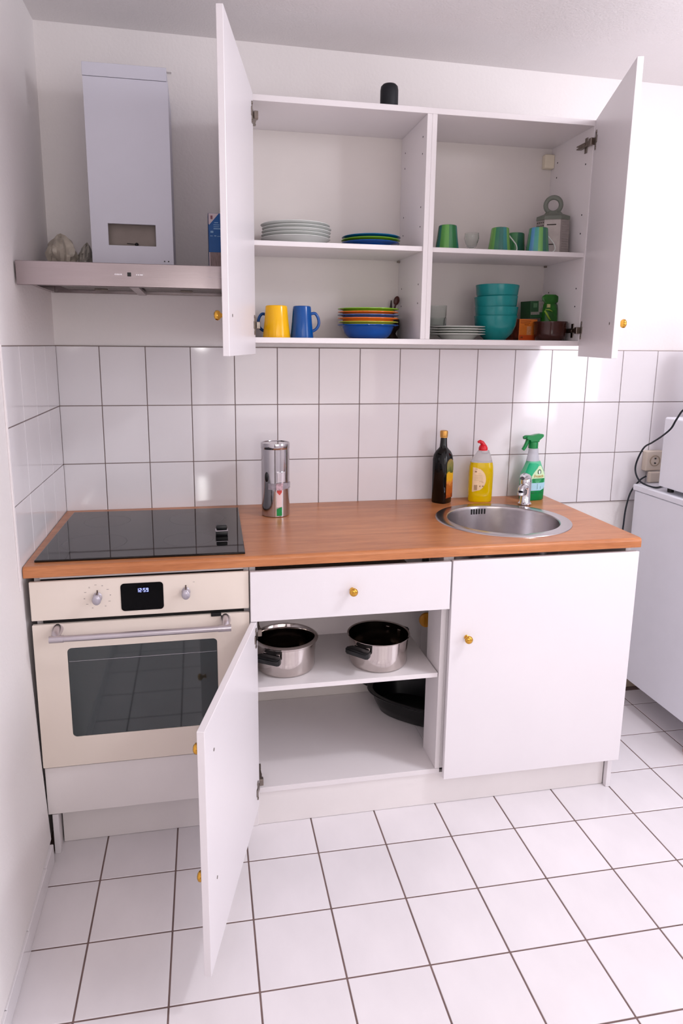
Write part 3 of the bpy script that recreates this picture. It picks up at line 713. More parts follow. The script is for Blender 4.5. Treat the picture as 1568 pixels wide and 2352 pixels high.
box('glass_strip', alu, od, wx0+.003, wx1-.002, -.6315, -.6310, .6005, .6013, 0)  # thin bright strip set at the surface of the opaque glass
wv = MB(Matrix.Rotation(PI/2, 4, 'X')).prism(rrect(wx0+.0004, wx1-.0004, wz0+.0004, wz1-.0004, rr), -(y0+.0045), -(y0+.0008), .0006).done('window_glass', ovenglass, od)
hb_ = MB()
hb_.cyl((.098, -.678, .6885), (.512, -.678, .6885), .0085, seg=20)
hb_.done('handle', alu, od, smooth=50)
for x, s in ((.085, -1), (.526, 1)):
    q = MB(); q.cyl((x-.018, -.678, .6885), (x+.018, -.678, .6885), .0098, seg=20)
    q.tube([(x+.004*s, -.632, .6985), (x+.004*s, -.650, .6985), (x+.003*s, -.666, .694), (x, -.678, .6885)], [.0145, .0142, .012, .0095], 18)
    q.done('handle_bracket', alu, od, smooth=50)
box('door_latch', blackp, ov, .4900, .5185, -.6355, -.6325+.004, .7065, .7165, .0015)
dp = MB(Matrix.Rotation(PI/2, 4, 'X')).prism(rrect(.2490, .3625, .7385, .8175, .010), .6315, .6338, .0006).done('display', mat('black_display', (5, 5, 7), .15, ior=1.2, var=0), ov)
# digits 12 59
led = mat('display_digits', (150, 160, 255), .5, emis=(140, 150, 255), estr=2.2, var=0)
SEG = {'1': 'bc', '2': 'abged', '5': 'afgcd', '9': 'abcdfg', '6': 'afgedc', '0': 'abcdef'}
b = MB(); w, h = .0052, .0105; zc_ = .7915; xs = [.2915, .2990, .3095, .3172]
for ch, x in zip('1259', xs):
    for sg in SEG[ch]:
        t = .0011
        q = {'a': (0, w, h-t, h), 'd': (0, w, 0, t), 'g': (0, w, h/2-t/2, h/2+t/2), 'f': (0, t, h/2, h), 'b': (w-t, w, h/2, h), 'e': (0, t, 0, h/2), 'c': (w-t, w, 0, h/2)}[sg]
        b.box(x+q[0], x+q[1], -.6341, -.6338, zc_+q[2], zc_+q[3])
for z in (.003, .0075): b.box(.3062, .3073, -.6341, -.6338, zc_+z, zc_+z+.0011)
b.done('digits', led, dp)
def ovknob(x, z):
    b = MB()
    b.M = Matrix.Translation((x, -.632, z)) @ Matrix.Rotation(PI/2, 4, 'X')
    b.lathe([(0, 0), (.0125, 0), (.0125, .003), (.010, .005), (.0095, .013), (.0115, .019), (.0125, .024), (.0095, .028), (0, .029)], seg=28, sx=.95, sy=1.15)
    k = b.done('knob', knobgrey, ov, smooth=50)
    q = MB(); q.box(x-.0016, x+.0016, -.6335, -.6322, z+.012, z+.020, .0004); q.box(x-.0022, x+.0022, -.653, -.6335, z+.0105, z+.0145, .0006)
    q.done('pointer', mat('dark_pointer', (96, 80, 74), .4), k)
ovknob(.1885, .783); ovknob(.4235, .784)
b = MB()
for k in range(12):
    a = 2*PI*k/12+.1
    if k == 9: continue
    x, z = .188+.034*math.cos(a), .784+.034*math.sin(a)
    if k % 2: b.box(x-.0028, x+.0028, -.6325, -.6319, z-.0006, z+.0006)
    else: b.box(x-.0018, x+.0018, -.6325, -.6319, z-.0014, z-.0006); b.box(x-.0018, x+.0018, -.6325, -.6319, z+.0006, z+.0013)
b.box(.443, .448, -.6325, -.6319, .811, .8122)
b.done('dial_print', mat('grey_print', (165, 152, 148), .6, var=0), ov)

# drawer/door unit
bu = thing('base_cabinet', (.9, -.3, 0), 'white base cabinet with drawer, its door standing wide open', 'base cabinet')
box('side_panel', melamine, bu, .6005, .6180, -.606, -.06, .0005, .8475)
box('front_stile', melamine, bu, 1.1840, 1.2005, -.6065, -.488, .1305, .8475)
box('bottom_panel', melamine, bu, .6182, 1.1995, -.607, -.088, .1130, .1300)
box('bottom_panel', melamine, bu, 1.2003, 1.2995, -.487, -.088, .1130, .1300)
box('shelf', melamine, bu, .6182, 1.1810, -.605, -.262, .4470, .4620)
box('back_panel', backm, bu, .6182, 1.30, -.086, -.080, .1130, .8475, 0)
b = MB(); b.box(.6182, 1.1838, -.600, -.10, .7000, .7060, .0005); b.done('drawer_base', backm, bu)
dr = box('drawer', melamine2, bu, .6008, 1.1965, -.641, -.6245, .6850, .8335, .0015, 2)
knob(dr, (.895, -.641, .7645), (0, -1, 0))
hinge(bu, (.618, -.566, .640), (1, 0, 0)); hinge(bu, (.618, -.566, .155), (1, 0, 0))
bdoor = door(bu, (.6205, -.6262), (.4665, -1.185), .089, .6835, -1, th=.0165, knobs=[(.07, .600), (.07, .282)], hz=(.640, .155))

# sink unit
su = thing('sink_cabinet', (1.5, -.3, 0), 'white base cabinet with one closed door under the sink', 'base cabinet')
box('side_panel', melamine, su, 1.7925, 1.8085, -.604, -.04, .0005, .8475)
box('front_leg', melamine2, su, 1.7900, 1.8060, -.622, -.6045, .0005, .112)
box('side_strip', melamine, su, 1.2010, 1.2170, -.606, -.488, .1305, .8475)
box('bottom_panel', melamine, su, 1.3003, 1.7920, -.604, -.088, .1130, .1300)
box('back_panel', backm, su, 1.3005, 1.792, -.086, -.080, .1130, .8475, 0)
sd = box('door', melamine2, su, 1.2020, 1.8165, -.640, DF, .1110, .8350, .0015, 2)
knob(sd, (1.2545, -.640, .5905), (0, -1, 0))
b = MB(); b.tube([(1.233, -.30, .83), (1.234, -.30, .70), (1.236, -.30, .60), (1.237, -.30, .545)], .0125, 12); pp = b.done('drain_pipe', mat('dark_grey_pipe', (70, 76, 72), .5), None, (1.235, -.30, .83), smooth=50)
tag(pp, 'dark grey pipe hanging behind the open cabinet stile', 'pipe')
b = MB(); b.M = Matrix.Translation((1.236, -.318, .518)) @ Matrix.Rotation(PI/2, 4, 'X'); b.lathe([(0, 0), (.024, 0), (.026, .003), (.026, .012), (.022, .015), (0, .0155)], seg=24)
for k in range(3): b.box(-.010+k*.008, -.007+k*.008, -.017, .017, .015, .0172)
oc = b.done('orange_cap', mat('orange_plastic', (232, 158, 44), .35), pp, smooth=40)
# plinth
pl = thing('plinth', (.9, -.566, 0), 'white recessed plinth boards running along the floor under the units', 'plinth')
box('board', plinthm, pl, .0435, .5985, -.5740, -.558, .0008, .1305)
box('board', plinthm, pl, .6000, 1.7890, -.6020, -.586, .0008, .1125)

# hob
hob_m = Matrix.Translation((.3135, -.335, 0)) @ Matrix.Rotation(-.020, 4, 'Z')
hob = thing('hob', (.3135, -.335, .8795), 'black glass ceramic hob set in the worktop next to the left wall', 'hob')
MB(hob_m).box(-.282, .282, -.273, .273, .8794, .8855, .0018, 2).done('glass_top', blackgl, hob)
b = MB(hob_m)
for cx, cy, r in ((-.15, .13, .072), (.14, .13, .09), (-.15, -.12, .09), (.12, -.12, .072)):
    b.lathe([(r, .88552), (r+.0008, .88556), (r+.0016, .88552)], (cx, cy, 0), 48)
b.done('zone_ring', mat('zone_ring_print', (38, 36, 38), .3), hob)
# black knob-like thing lying on the hob
bc = thing('black_stopper', (.531, -.425, .8857), 'small black plastic clip standing on the right side of the hob', 'clip')
b = MB(); b.box(.5125, .549, -.440, -.412, .8857, .9000, .003, 2); b.done('lower_part', blackp, bc, smooth=40)
b = MB(); b.box(.514, .5475, -.438, -.414, .9035, .9180, .004, 2); b.done('upper_part', blackp, bc, smooth=40)
b = MB(); b.box(.5118, .5497, -.4405, -.4115, .9000, .9035, .0012, 1); b.done('edge_highlight', alu, bc)  # bright strip standing in for the highlight along the edge

# sink
sk = thing('sink', (SX, SY, .879), 'round stainless steel sink bowl set into the worktop', 'sink')
MB().lathe([(.2285, .8793), (.2275, .8815), (.222, .8830), (.200, .8822), (.1905, .8815), (.1875, .8790), (.186, .870), (.183, .76), (.176, .742), (.160, .732), (.10, .728), (.045, .725), (.042, .723), (.042, .7215), (0, .7215), (0, .7195), (.06, .7195), (.163, .7275), (.181, .739), (.1875, .76), (.1905, .874), (.2, .8792)], (SX, SY, 0), 72).done('bowl', steel_s, sk, smooth=35)
MB().lathe([(0, .7215), (.012, .7255), (.034, .7245), (.038, .723)], (SX, SY, 0), 28).done('drain', chrome, sk, smooth=35)
b = MB()
for k in range(6):
    a = math.radians(88+13.5)-k*math.radians(2.7)
    a = math.atan2(-.168-SY, 1.450+.0105*k-SX)
    r = .1845; x, y = SX+r*math.cos(a), SY+r*math.sin(a)
    b.M = Matrix.Translation((x, y, 0)) @ Matrix.Rotation(a, 4, 'Z')
    b.box(-.0012, .0014, -.0024, .0024, .852, .8715, .0005)
b.done('overflow_slot', shade_black, sk)
# faucet: single lever mixer seen from the front
fc = thing('mixer_tap', (1.664, -.165, .883), 'chrome single lever mixer tap behind the sink', 'tap')
fx, fy = 1.6635, -.162
b = MB(); b.lathe([(0, .8832), (.0245, .8832), (.0245, .887), (.0215, .890), (.019, .894), (.0185, .930), (.020, .945), (.0205, .972), (.018, .985), (.010, .990), (0, .991)], (fx, fy, 0), 32)
b.done('body', chrome, fc, smooth=40)
ux, uy = -.62, -.785
def tp(t, z): return (fx+ux*t, fy+uy*t, z)
b = MB(); b.tube([tp(.004, .948), tp(.030, .955), tp(.060, .9575), tp(.078, .955), tp(.084, .946)], [.0135, .0130, .0125, .0120, .0110], 18)
b.done('spout', chrome, fc, smooth=50)
b = MB(); b.lathe([(.0105, 0), (.0118, .001), (.0118, .009), (.0100, .011), (0, .011)], tp(.084, .932), 20); b.done('aerator', chrome, fc, smooth=50)
b = MB(); b.tube([tp(-.004, .984), tp(.020, .993), tp(.055, .996), tp(.072, .993)], [.0150, .0140, .0110, .0070], 16, flat=1.15)
b.done('lever', chrome, fc, smooth=50)

# ------------------------------------------------------------------ things on the worktop
ZC = .8792
# canister
cx, cy, cr_ = .7255, -.165, .0485
cn = thing('steel_canister', (cx, cy, ZC), 'tall shiny steel storage tin with lid on the worktop by the hob', 'canister')
tin = mat('polished_tin', (188, 184, 188), .12, 1.0, var=.04, scale=8, rvar=.06)
MB().lathe([(0, .002), (cr_-.003, .0), (cr_, .002), (cr_, .248), (cr_-.001, .249), (0, .249)], (cx, cy, ZC), 56).done('body', tin, cn, smooth=40)
MB().lathe([(cr_+.0005, .234), (cr_+.0012, .235), (cr_+.0012, .2525), (cr_+.0006, .2545), (cr_-.002, .2548), (cr_-.003, .2525), (0, .2520)], (cx, cy, ZC), 56).done('lid', tin, cn, smooth=40)
def curved(b, c, r, a0, a1, z0, z1, n=10, zf0=None, th=.0006):
    """patch on a cylinder; angle 0 faces -y, positive towards +x; zf0(t) bottom edge, z1 may be callable"""
    F, K = [], []
    for i in range(n+1):
        t = i/n; a = a0+(a1-a0)*t
        zz0 = z0(t) if callable(z0) else z0; zz1 = z1(t) if callable(z1) else z1
        for R_, Lst in ((r+th, F), (r, K)):
            Lst.append((b._v((c[0]+R_*math.sin(a), c[1]-R_*math.cos(a), zz0)), b._v((c[0]+R_*math.sin(a), c[1]-R_*math.cos(a), zz1))))
    for i in range(n):
        b.face([F[i][0], F[i+1][0], F[i+1][1], F[i][1]]); b.face([K[i+1][0], K[i][0], K[i][1], K[i+1][1]])
        b.face([F[i][1], F[i+1][1], K[i+1][1], K[i][1]]); b.face([F[i+1][0], F[i][0], K[i][0], K[i+1][0]])
    b.face([F[0][0], F[0][1], K[0][1], K[0][0]]); b.face([F[-1][1], F[-1][0], K[-1][0], K[-1][1]])
    return b
A0, A1 = math.radians(-2), math.radians(20)
curved(MB(), (cx, cy), cr_+.0003, A0, A1, ZC+.036, ZC+.090).done('white_ribbon', mat('ribbon_white', (232, 206, 206), .4), cn)
curved(MB(), (cx, cy), cr_+.0004, A0, A1, ZC+.006, lambda t: ZC+.030+.007*t).done('green_ribbon', mat('ribbon_green', (8, 136, 66), .4), cn)
curved(MB(), (cx, cy), cr_+.0005, A0+.03, A1, lambda t: ZC+.088-.010*(1-abs(2*t-1)), ZC+.095).done('red_ribbon', mat('ribbon_red', (205, 70, 66), .4), cn)
band = mat('clear_band', (205, 196, 206), .1, trans=.5, var=.1, scale=80)
curved(MB(), (cx, cy), cr_+.0006, math.radians(-35), math.radians(75), ZC+.098, ZC+.118, 24, th=.002).done('clear_band', band, cn)
curved(MB(), (cx, cy), cr_+.0030, math.radians(-4), math.radians(22), ZC+.096, ZC+.120, 10, th=.002).done('medallion', mat('pinkish_medallion', (200, 170, 180), .2, .5, var=.2, scale=120), cn)
b = MB(); curved(b, (cx, cy), cr_+.0004, math.radians(1), math.radians(32), ZC+.124, ZC+.155, th=.004); b.done('clasp_plate', alu, cn)
b = MB(); curved(b, (cx, cy), cr_+.0004, math.radians(-1), math.radians(34), ZC+.1555, ZC+.1585, th=.006); b.done('clasp_lip', chrome, cn)
b = MB(); b.M = Matrix.Translation((cx-.0345, cy-.036, ZC+.140)) @ Matrix.Rotation(math.radians(-44), 4, 'Z'); b.sphere((0, 0, 0), .007, .004, .017, 14, 10); b.done('black_catch', blackp, cn, smooth=60)
curved(MB(), (cx, cy), cr_, math.radians(-9), math.radians(-6.5), ZC+.004, ZC+.246, 2, th=.0008).done('seam', chrome, cn)

# dark bottle
bx_, by_ = 1.3685, -.068
bt = thing('oil_bottle', (bx_, by_, ZC), 'dark glass oil bottle with gold cap behind the sink rim', 'bottle')
def sqring(c, z, a, b_, n=4.0, seg=40, rot=0.0):
    out_ = []
    for k in range(seg):
        t = 2*PI*k/seg; ct, st = math.cos(t), math.sin(t)
        x = a*abs(ct)**(2/n)*(1 if ct >= 0 else -1); y = b_*abs(st)**(2/n)*(1 if st >= 0 else -1)
        out_.append((c[0]+x*math.cos(rot)-y*math.sin(rot), c[1]+x*math.sin(rot)+y*math.cos(rot), z))
    return out_
secs = []
R45 = math.radians(38)
for z, a, n_ in ((0, .029, 4), (.003, .0315, 4), (.12, .0322, 4), (.165, .0325, 4), (.182, .031, 3.4), (.196, .0255, 3), (.205, .0185, 2.4), (.212, .0145, 2), (.225, .0132, 2), (.248, .0120, 2), (.252, .0118, 2)):
    secs.append(sqring((bx_, by_), ZC+z, a, a, n_, rot=R45))
MB().loft(secs).done('glass_body', mat('dark_bottle_glass', (4, 3, 3), .04, ior=1.45, var=0), bt, smooth=45)
b = MB().lathe([(.0128, .247), (.0140, .248), (.0142, .2515), (.0135, .2525), (.0145, .2535), (.0150, .268), (.0140, .273), (.010, .2745), (0, .2745)], (bx_, by_, ZC), 28).done('cap', mat('gold_cap', (206, 152, 78), .3, .6, var=.03), bt, smooth=40)
# label on the right-facing side of the bottle
def labelmat(name, stops, rough=.35):
    m = bpy.data.materials.new(name); m.use_nodes = True; nt = m.node_tree; N = nt.nodes; L = nt.links
    b = N['Principled BSDF']; tc = N.new('ShaderNodeTexCoord'); nz = N.new('ShaderNodeTexNoise'); nz.inputs['Scale'].default_value = 70
    sx = N.new('ShaderNodeSeparateXYZ'); L.new(tc.outputs['Generated'], sx.inputs[0]); L.new(tc.outputs['Object'], nz.inputs[0])
    ad = N.new('ShaderNodeMath'); ad.operation = 'MULTIPLY_ADD'; ad.inputs[1].default_value = .35; L.new(nz.outputs[0], ad.inputs[0]); L.new(sx.outputs[2], ad.inputs[2])
    sb = N.new('ShaderNodeMath'); sb.operation = 'SUBTRACT'; sb.inputs[1].default_value = .175; L.new(ad.outputs[0], sb.inputs[0])
    cr = N.new('ShaderNodeValToRGB'); el = cr.color_ramp.elements
    el[0].position = stops[0][0]; el[0].color = lin(stops[0][1])+(1,); el[1].position = stops[-1][0]; el[1].color = lin(stops[-1][1])+(1,)
    for p, c in stops[1:-1]:
        e = el.new(p); e.color = lin(c)+(1,)
    L.new(sb.outputs[0], cr.inputs[0]); L.new(cr.outputs[0], b.inputs['Base Color']); b.inputs['Roughness'].default_value = rough
    return m
lm = labelmat('oil_label', [(0, (120, 40, 14)), (.12, (170, 80, 26)), (.3, (176, 92, 24)), (.38, (214, 130, 60)), (.5, (228, 168, 24)), (.64, (232, 180, 30)), (.68, (60, 80, 36)), (.8, (128, 128, 70)), (.95, (160, 140, 80)), (1, (150, 120, 60))])
# flat side faces direction: R45-90deg => towards (+x,-y)
fa = R45-PI/2; nrm = Vector((math.cos(fa), math.sin(fa), 0)); tan = Vector((-nrm.y, nrm.x, 0))
b = MB(); pts = []
for k in range(13):
    a = PI*k/12; pts.append((-.0215*math.cos(a)*-1, .148+.022*math.sin(a)))
pts = [(.0215, .022)]+pts+[(-.0215, .022)]
c0 = Vector((bx_, by_, ZC))
f1 = [b._v(c0+nrm*.0334+tan*u+Vector((0, 0, z))) for u, z in pts]; f0 = [b._v(c0+nrm*.0318+tan*u+Vector((0, 0, z))) for u, z in pts]
b.face(f1); b.face(f0[::-1])
for i in range(len(pts)): j = (i+1) % len(pts); b.face([f0[i], f0[j], f1[j], f1[i]])
b.done('label', lm, bt)

# washing-up liquid
sx_, sy_ = 1.5215, -.072; SR = math.radians(-10)
so = thing('washing_up_liquid', (sx_, sy_, ZC), 'squeeze bottle of yellow washing-up liquid with red cap behind the sink', 'bottle')
liq = mat('yellow_liquid', (250, 212, 0), .08, trans=.45, ior=1.35, var=.03)
clr = mat('frosted_clear_plastic', (226, 222, 224), .2, trans=.75, ior=1.25, var=.02)
prof = [(0, .041, .023), (.004, .0445, .026), (.05, .0455, .027), (.11, .046, .027), (.135, .0445, .026), (.152, .0415, .0245)]
MB().loft([sqring((sx_, sy_), ZC+z, a, b_, 2.8, rot=SR) for z, a, b_ in prof]).done('liquid_body', liq, so, smooth=45)
prof = [(.1522, .0413, .0245), (.163, .037, .0225), (.178, .030, .02), (.192, .0225, .0175), (.197, .0185, .0165)]
MB().loft([sqring((sx_+.002*i, sy_), ZC+z, a, b_, 2.5, rot=SR) for i, (z, a, b_) in enumerate(prof)]).done('clear_shoulder', clr, so, smooth=45)
redp = mat('red_plastic', (222, 22, 40), .25, var=.02)
b = MB(); b.lathe([(0, .1972), (.0165, .1972), (.0170, .199), (.0170, .207), (.014, .214), (.009, .220), (0, .223)], (sx_+.004, sy_, ZC), 28)
b.tube([(sx_+.006, sy_, ZC+.212), (sx_-.002, sy_-.002, ZC+.226), (sx_-.012, sy_-.004, ZC+.231), (sx_-.020, sy_-.005, ZC+.229)], [.011, .008, .0068, .0045], 14)
b.done('cap', redp, so, smooth=50)
MB().lathe([(.0150, .1960), (.0178, .1962), (.0178, .1975), (.015, .1977)], (sx_+.004, sy_, ZC), 28).done('neck_ring', mat('pale_pink_plastic', (236, 190, 194), .3), so)
def surf(c, a, b_, n, rot, u, z, eps=.0006):
    t = max(0.0, 1-abs(u/a)**n); y = -b_*t**(1/n)-eps
    return (c[0]+u*math.cos(rot)-y*math.sin(rot), c[1]+u*math.sin(rot)+y*math.cos(rot), z)
def rowpatch(b, c, a, b_, n, rot, rows, nx=8, eps=.0006, dimf=None):
    for (z0, l0, r0), (z1, l1, r1) in zip(rows, rows[1:]):
        for i in range(nx):
            q = []
            for (z, l, r, t) in ((z0, l0, r0, i/nx), (z0, l0, r0, (i+1)/nx), (z1, l1, r1, (i+1)/nx), (z1, l1, r1, i/nx)):
                aa, bb_ = dimf(z) if dimf else (a, b_)
                q.append(b._v(surf(c, aa, bb_, n, rot, l+(r-l)*t, z, eps)))
            b.face(q)
    bmesh.ops.remove_doubles(b.bm, verts=b.bm.verts[:], dist=1e-6); return b
def dimS(z):
    z -= ZC; P_ = [(0, .041, .023), (.004, .0445, .026), (.05, .0455, .027), (.11, .046, .027), (.135, .0445, .026), (.152, .0415, .0245)]
    for (z0, a0, b0_), (z1, a1, b1_) in zip(P_, P_[1:]):
        if z <= z1: t = (z-z0)/(z1-z0); return a0+(a1-a0)*t, b0_+(b1_-b0_)*t
    return P_[-1][1:]
rows = []
for k in range(15):
    t = -1+2*k/14; z = ZC+.088+t*.047; w = math.sqrt(max(0, 1-t*t)); rows.append((z, -.036, -.036+.004+.046*w))
rowpatch(MB(), (sx_, sy_), 0, 0, 2.8, SR, rows, 10, .0012, dimS).done('back_label', mat('beige_label', (232, 198, 160), .5, var=.02, scale=80), so)
b = MB()
for (z, l, r, hh) in ((.116, -.029, -.022, .006), (.128, -.028, -.020, .002), (.080, -.012, .002, .001), (.077, -.002, .006, .001), (.086, -.03, .0, .0006), (.092, -.03, .002, .0006), (.098, -.03, .001, .0006), (.104, -.03, -.002, .0006), (.110, -.016, -.004, .0006), (.060, -.010, -.006, .006), (.0615, .000, .006, .004), (.048, -.030, -.018, .020)):
    if hh > .01:
        for q in range(7): rowpatch(b, (sx_, sy_), 0, 0, 2.8, SR, [(ZC+z, l+q*.0018, l+q*.0018+.0009), (ZC+z+hh, l+q*.0018, l+q*.0018+.0009)], 1, .0018, dimS)
    else: rowpatch(b, (sx_, sy_), 0, 0, 2.8, SR, [(ZC+z, l, r), (ZC+z+hh, l, r)], 3, .0018, dimS)
b.done('print', mat('brown_print', (158, 118, 84), .6), so)

# green spray cleaner
px_, py_ = 1.7345, -.072; PR = math.radians(6)
sb_ = thing('spray_bottle', (px_, py_, ZC), 'green trigger spray cleaner bottle behind the tap', 'spray bottle')
grl = mat('green_liquid_plastic', (10, 150, 78), .15, trans=.25, ior=1.35, var=.02)
mint = mat('mint_plastic', (120, 220, 175), .15, trans=.3, ior=1.3, var=.02)
frost = mat('frosted_white_plastic', (222, 222, 230), .25, trans=.45, ior=1.25, var=.01)
PRF = [(0, .044, .026), (.004, .0475, .029), (.04, .048, .0295), (.085, .049, .0295), (.105, .0465, .0285), (.130, .034, .025), (.152, .0255, .0215)]
def dimP(z):
    z -= ZC
    for (z0, a0, b0_), (z1, a1, b1_) in zip(PRF, PRF[1:]):
        if z <= z1: t = max(0, (z-z0)/(z1-z0)); return a0+(a1-a0)*t, b0_+(b1_-b0_)*t
    return PRF[-1][1:]
SC = lambda s: [sqring((px_, py_), ZC+z, a, b_, 2.8, rot=PR) for z, a, b_ in s]
aa = dimP(ZC+.062)
MB().loft(SC(PRF[:3]+[(.062,)+aa])).done('lower_body', grl, sb_, smooth=45)
MB().loft(SC([(.0622,)+aa]+PRF[3:])).done('upper_body', mint, sb_, smooth=45)
MB().loft([sqring((px_-.003, py_), ZC+z, a, b_, 2.2, rot=PR) for z, a, b_ in ((.1523, .0250, .0212), (.170, .0215, .019), (.190, .0185, .0175), (.201, .0180, .017))]).done('neck', frost, sb_, smooth=45)
gpl = mat('green_plastic', (0, 128, 62), .28, var=.02)
b = MB(); b.lathe([(0, .2012), (.0185, .2012), (.0185, .220), (.0175, .226), (0, .226)], (px_-.005, py_, ZC), 28)
b.M = Matrix.Translation((px_-.005, py_, ZC)) @ Matrix.Rotation(PR, 4, 'Z')
head = [(-.040, .2430), (-.036, .2490), (-.028, .2515), (-.010, .2505), (.012, .2550), (.030, .2560), (.037, .2535), (.0375, .2480), (.030, .2400), (.0200, .2320), (.0185, .2250), (-.0185, .2250), (-.022, .2330), (-.034, .2360)]
v0 = [b._v((x, -.0105, z)) for x, z in head]; v1 = [b._v((x, .0105, z)) for x, z in head]
va = [b._v((x*.94, -.0135, .2405+(z-.2405)*.82)) for x, z in head]; vb = [b._v((x*.94, .0135, .2405+(z-.2405)*.82)) for x, z in head]
n = len(head)
for A_, B_ in ((va, v0), (v0, v1), (v1, vb)):
    for i in range(n): j = (i+1) % n; b.face([A_[i], A_[j], B_[j], B_[i]])
b.face(va[::-1]); b.face(vb)
sh = b.done('spray_head', gpl, sb_, smooth=40)
b = MB(Matrix.Translation((px_-.005, py_, ZC)) @ Matrix.Rotation(PR, 4, 'Z'))
b.tube([(-.024, 0, .236), (-.029, 0, .222), (-.036, 0, .207), (-.044, 0, .196)], [.008, .0072, .007, .0065], 12); b.done('trigger', gpl, sb_, smooth=50)
b = MB(Matrix.Translation((px_-.005, py_, ZC)) @ Matrix.Rotation(PR, 4, 'Z')); b.cyl((-.0385, 0, .2435), (-.0445, 0, .2425), .0075, .006, 16); b.done('nozzle', gpl, sb_, smooth=50)
# labels: cream field, mint-green flag, frog emblem, band, blue panel
cl = mat('cream_green_label', (206, 232, 190), .4, var=.02)
R_ = lambda rows_, nx=10, e=.0008: rowpatch(MB(), (px_, py_), 0, 0, 2.8, PR, rows_, nx, e, dimP)
R_([(ZC+.085, -.022, .040), (ZC+.100, -.020, .039), (ZC+.112, -.010, .034), (ZC+.125, .003, .026), (ZC+.135, .010, .020)]).done('front_label', cl, sb_)
R_([(ZC+.098, -.0465, -.020), (ZC+.106, -.044, -.016), (ZC+.118, -.038, -.006), (ZC+.128, -.0335, .003), (ZC+.138, -.0295, .010), (ZC+.1435, -.027, .006), (ZC+.146, -.025, -.004)], e=.0014).done('teal_flag', mat('teal_flag_print', (10, 176, 122), .35), sb_)
R_([(ZC+.0705, -.016, .034), (ZC+.087, -.018, .036)], e=.0014).done('green_band', mat('band_green', (6, 140, 72), .4), sb_)
R_([(ZC+.040, -.030, .020), (ZC+.046, -.032, .036), (ZC+.052, -.032, .044), (ZC+.070, -.032, .043)], e=.0012).done('blue_panel', mat('panel_light_blue', (172, 216, 232), .4), sb_)
b = MB()
for (z, l, r, hh) in ((.0815, -.006, .020, .0016), (.0765, -.008, .018, .002), (.0725, -.004, .012, .002)): rowpatch(b, (px_, py_), 0, 0, 2.8, PR, [(ZC+z, l, r), (ZC+z+hh, l, r)], 4, .002, dimP)
b.done('band_print', mat('band_print_mint', (110, 200, 150), .5), sb_)
b = MB()
for (z, l, r, hh) in ((.030, -.020, -.008, .0026), (.030, -.003, .004, .0026), (.0305, .012, .030, .0022)): rowpatch(b, (px_, py_), 0, 0, 2.8, PR, [(ZC+z, l, r), (ZC+z+hh, l, r)], 4, .0012, dimP)
for l in (.004, .018): rowpatch(b, (px_, py_), 0, 0, 2.8, PR, [(ZC+.046, l, l+.001), (ZC+(.066 if l < .01 else .057), l, l+.001)], 1, .002, dimP)
b.done('dark_print', mat('dark_green_print', (4, 84, 50), .5), sb_)
# frog-like emblem: two dark green arcs round a pale middle
b = MB()
def arcpts(cu, cz, ru, rz, a0, a1, w, e):
    rows_ = []
    for k in range(9):
        a = a0+(a1-a0)*k/8
        q0 = surf((px_, py_), *dimP(cz), 2.8, PR, cu+(ru-w)*math.cos(a), cz+(rz-w)*math.sin(a), e); q1 = surf((px_, py_), *dimP(cz), 2.8, PR, cu+ru*math.cos(a), cz+rz*math.sin(a), e)
        rows_.append((b._v(q0), b._v(q1)))
    for A_, B_ in zip(rows_, rows_[1:]): b.face([A_[0], A_[1], B_[1], B_[0]])
arcpts(.011, ZC+.112, .0075, .0105, -.9, PI+.9, .0028, .0026)
b.done('frog_emblem', mat('dark_green_print', (4, 84, 50)), sb_)
R_([(ZC+.105, .009, .013), (ZC+.112, .0065, .0155), (ZC+.118, .008, .014)], 4, .0024).done('frog_belly', mat('emblem_white', (235, 245, 238), .4), sb_)
# brand lettering wrapped on the surface
cu = bpy.data.curves.new('lettering', 'FONT'); cu.body = 'Frosch'; cu.size = .0155; cu.align_x = 'CENTER'; cu.offset = .0002
to = bpy.data.objects.new('lettering', cu); COL.objects.link(to)
dg = bpy.context.evaluated_depsgraph_get(); dg.update(); tm = bpy.data.meshes.new_from_object(to.evaluated_get(dg))
bpy.data.objects.remove(to); bpy.data.curves.remove(cu)
for v in tm.vertices:
    z = ZC+.0915+v.co.y; p = surf((px_, py_), *dimP(z), 2.8, PR, .009+v.co.x, z, .0022); v.co = Vector(p)-sb_.location
tm.materials.clear(); tm.materials.append(mat('gold_letters', (206, 160, 84), .4))
lt = bpy.data.objects.new('lettering', tm); COL.objects.link(lt); lt.parent = sb_

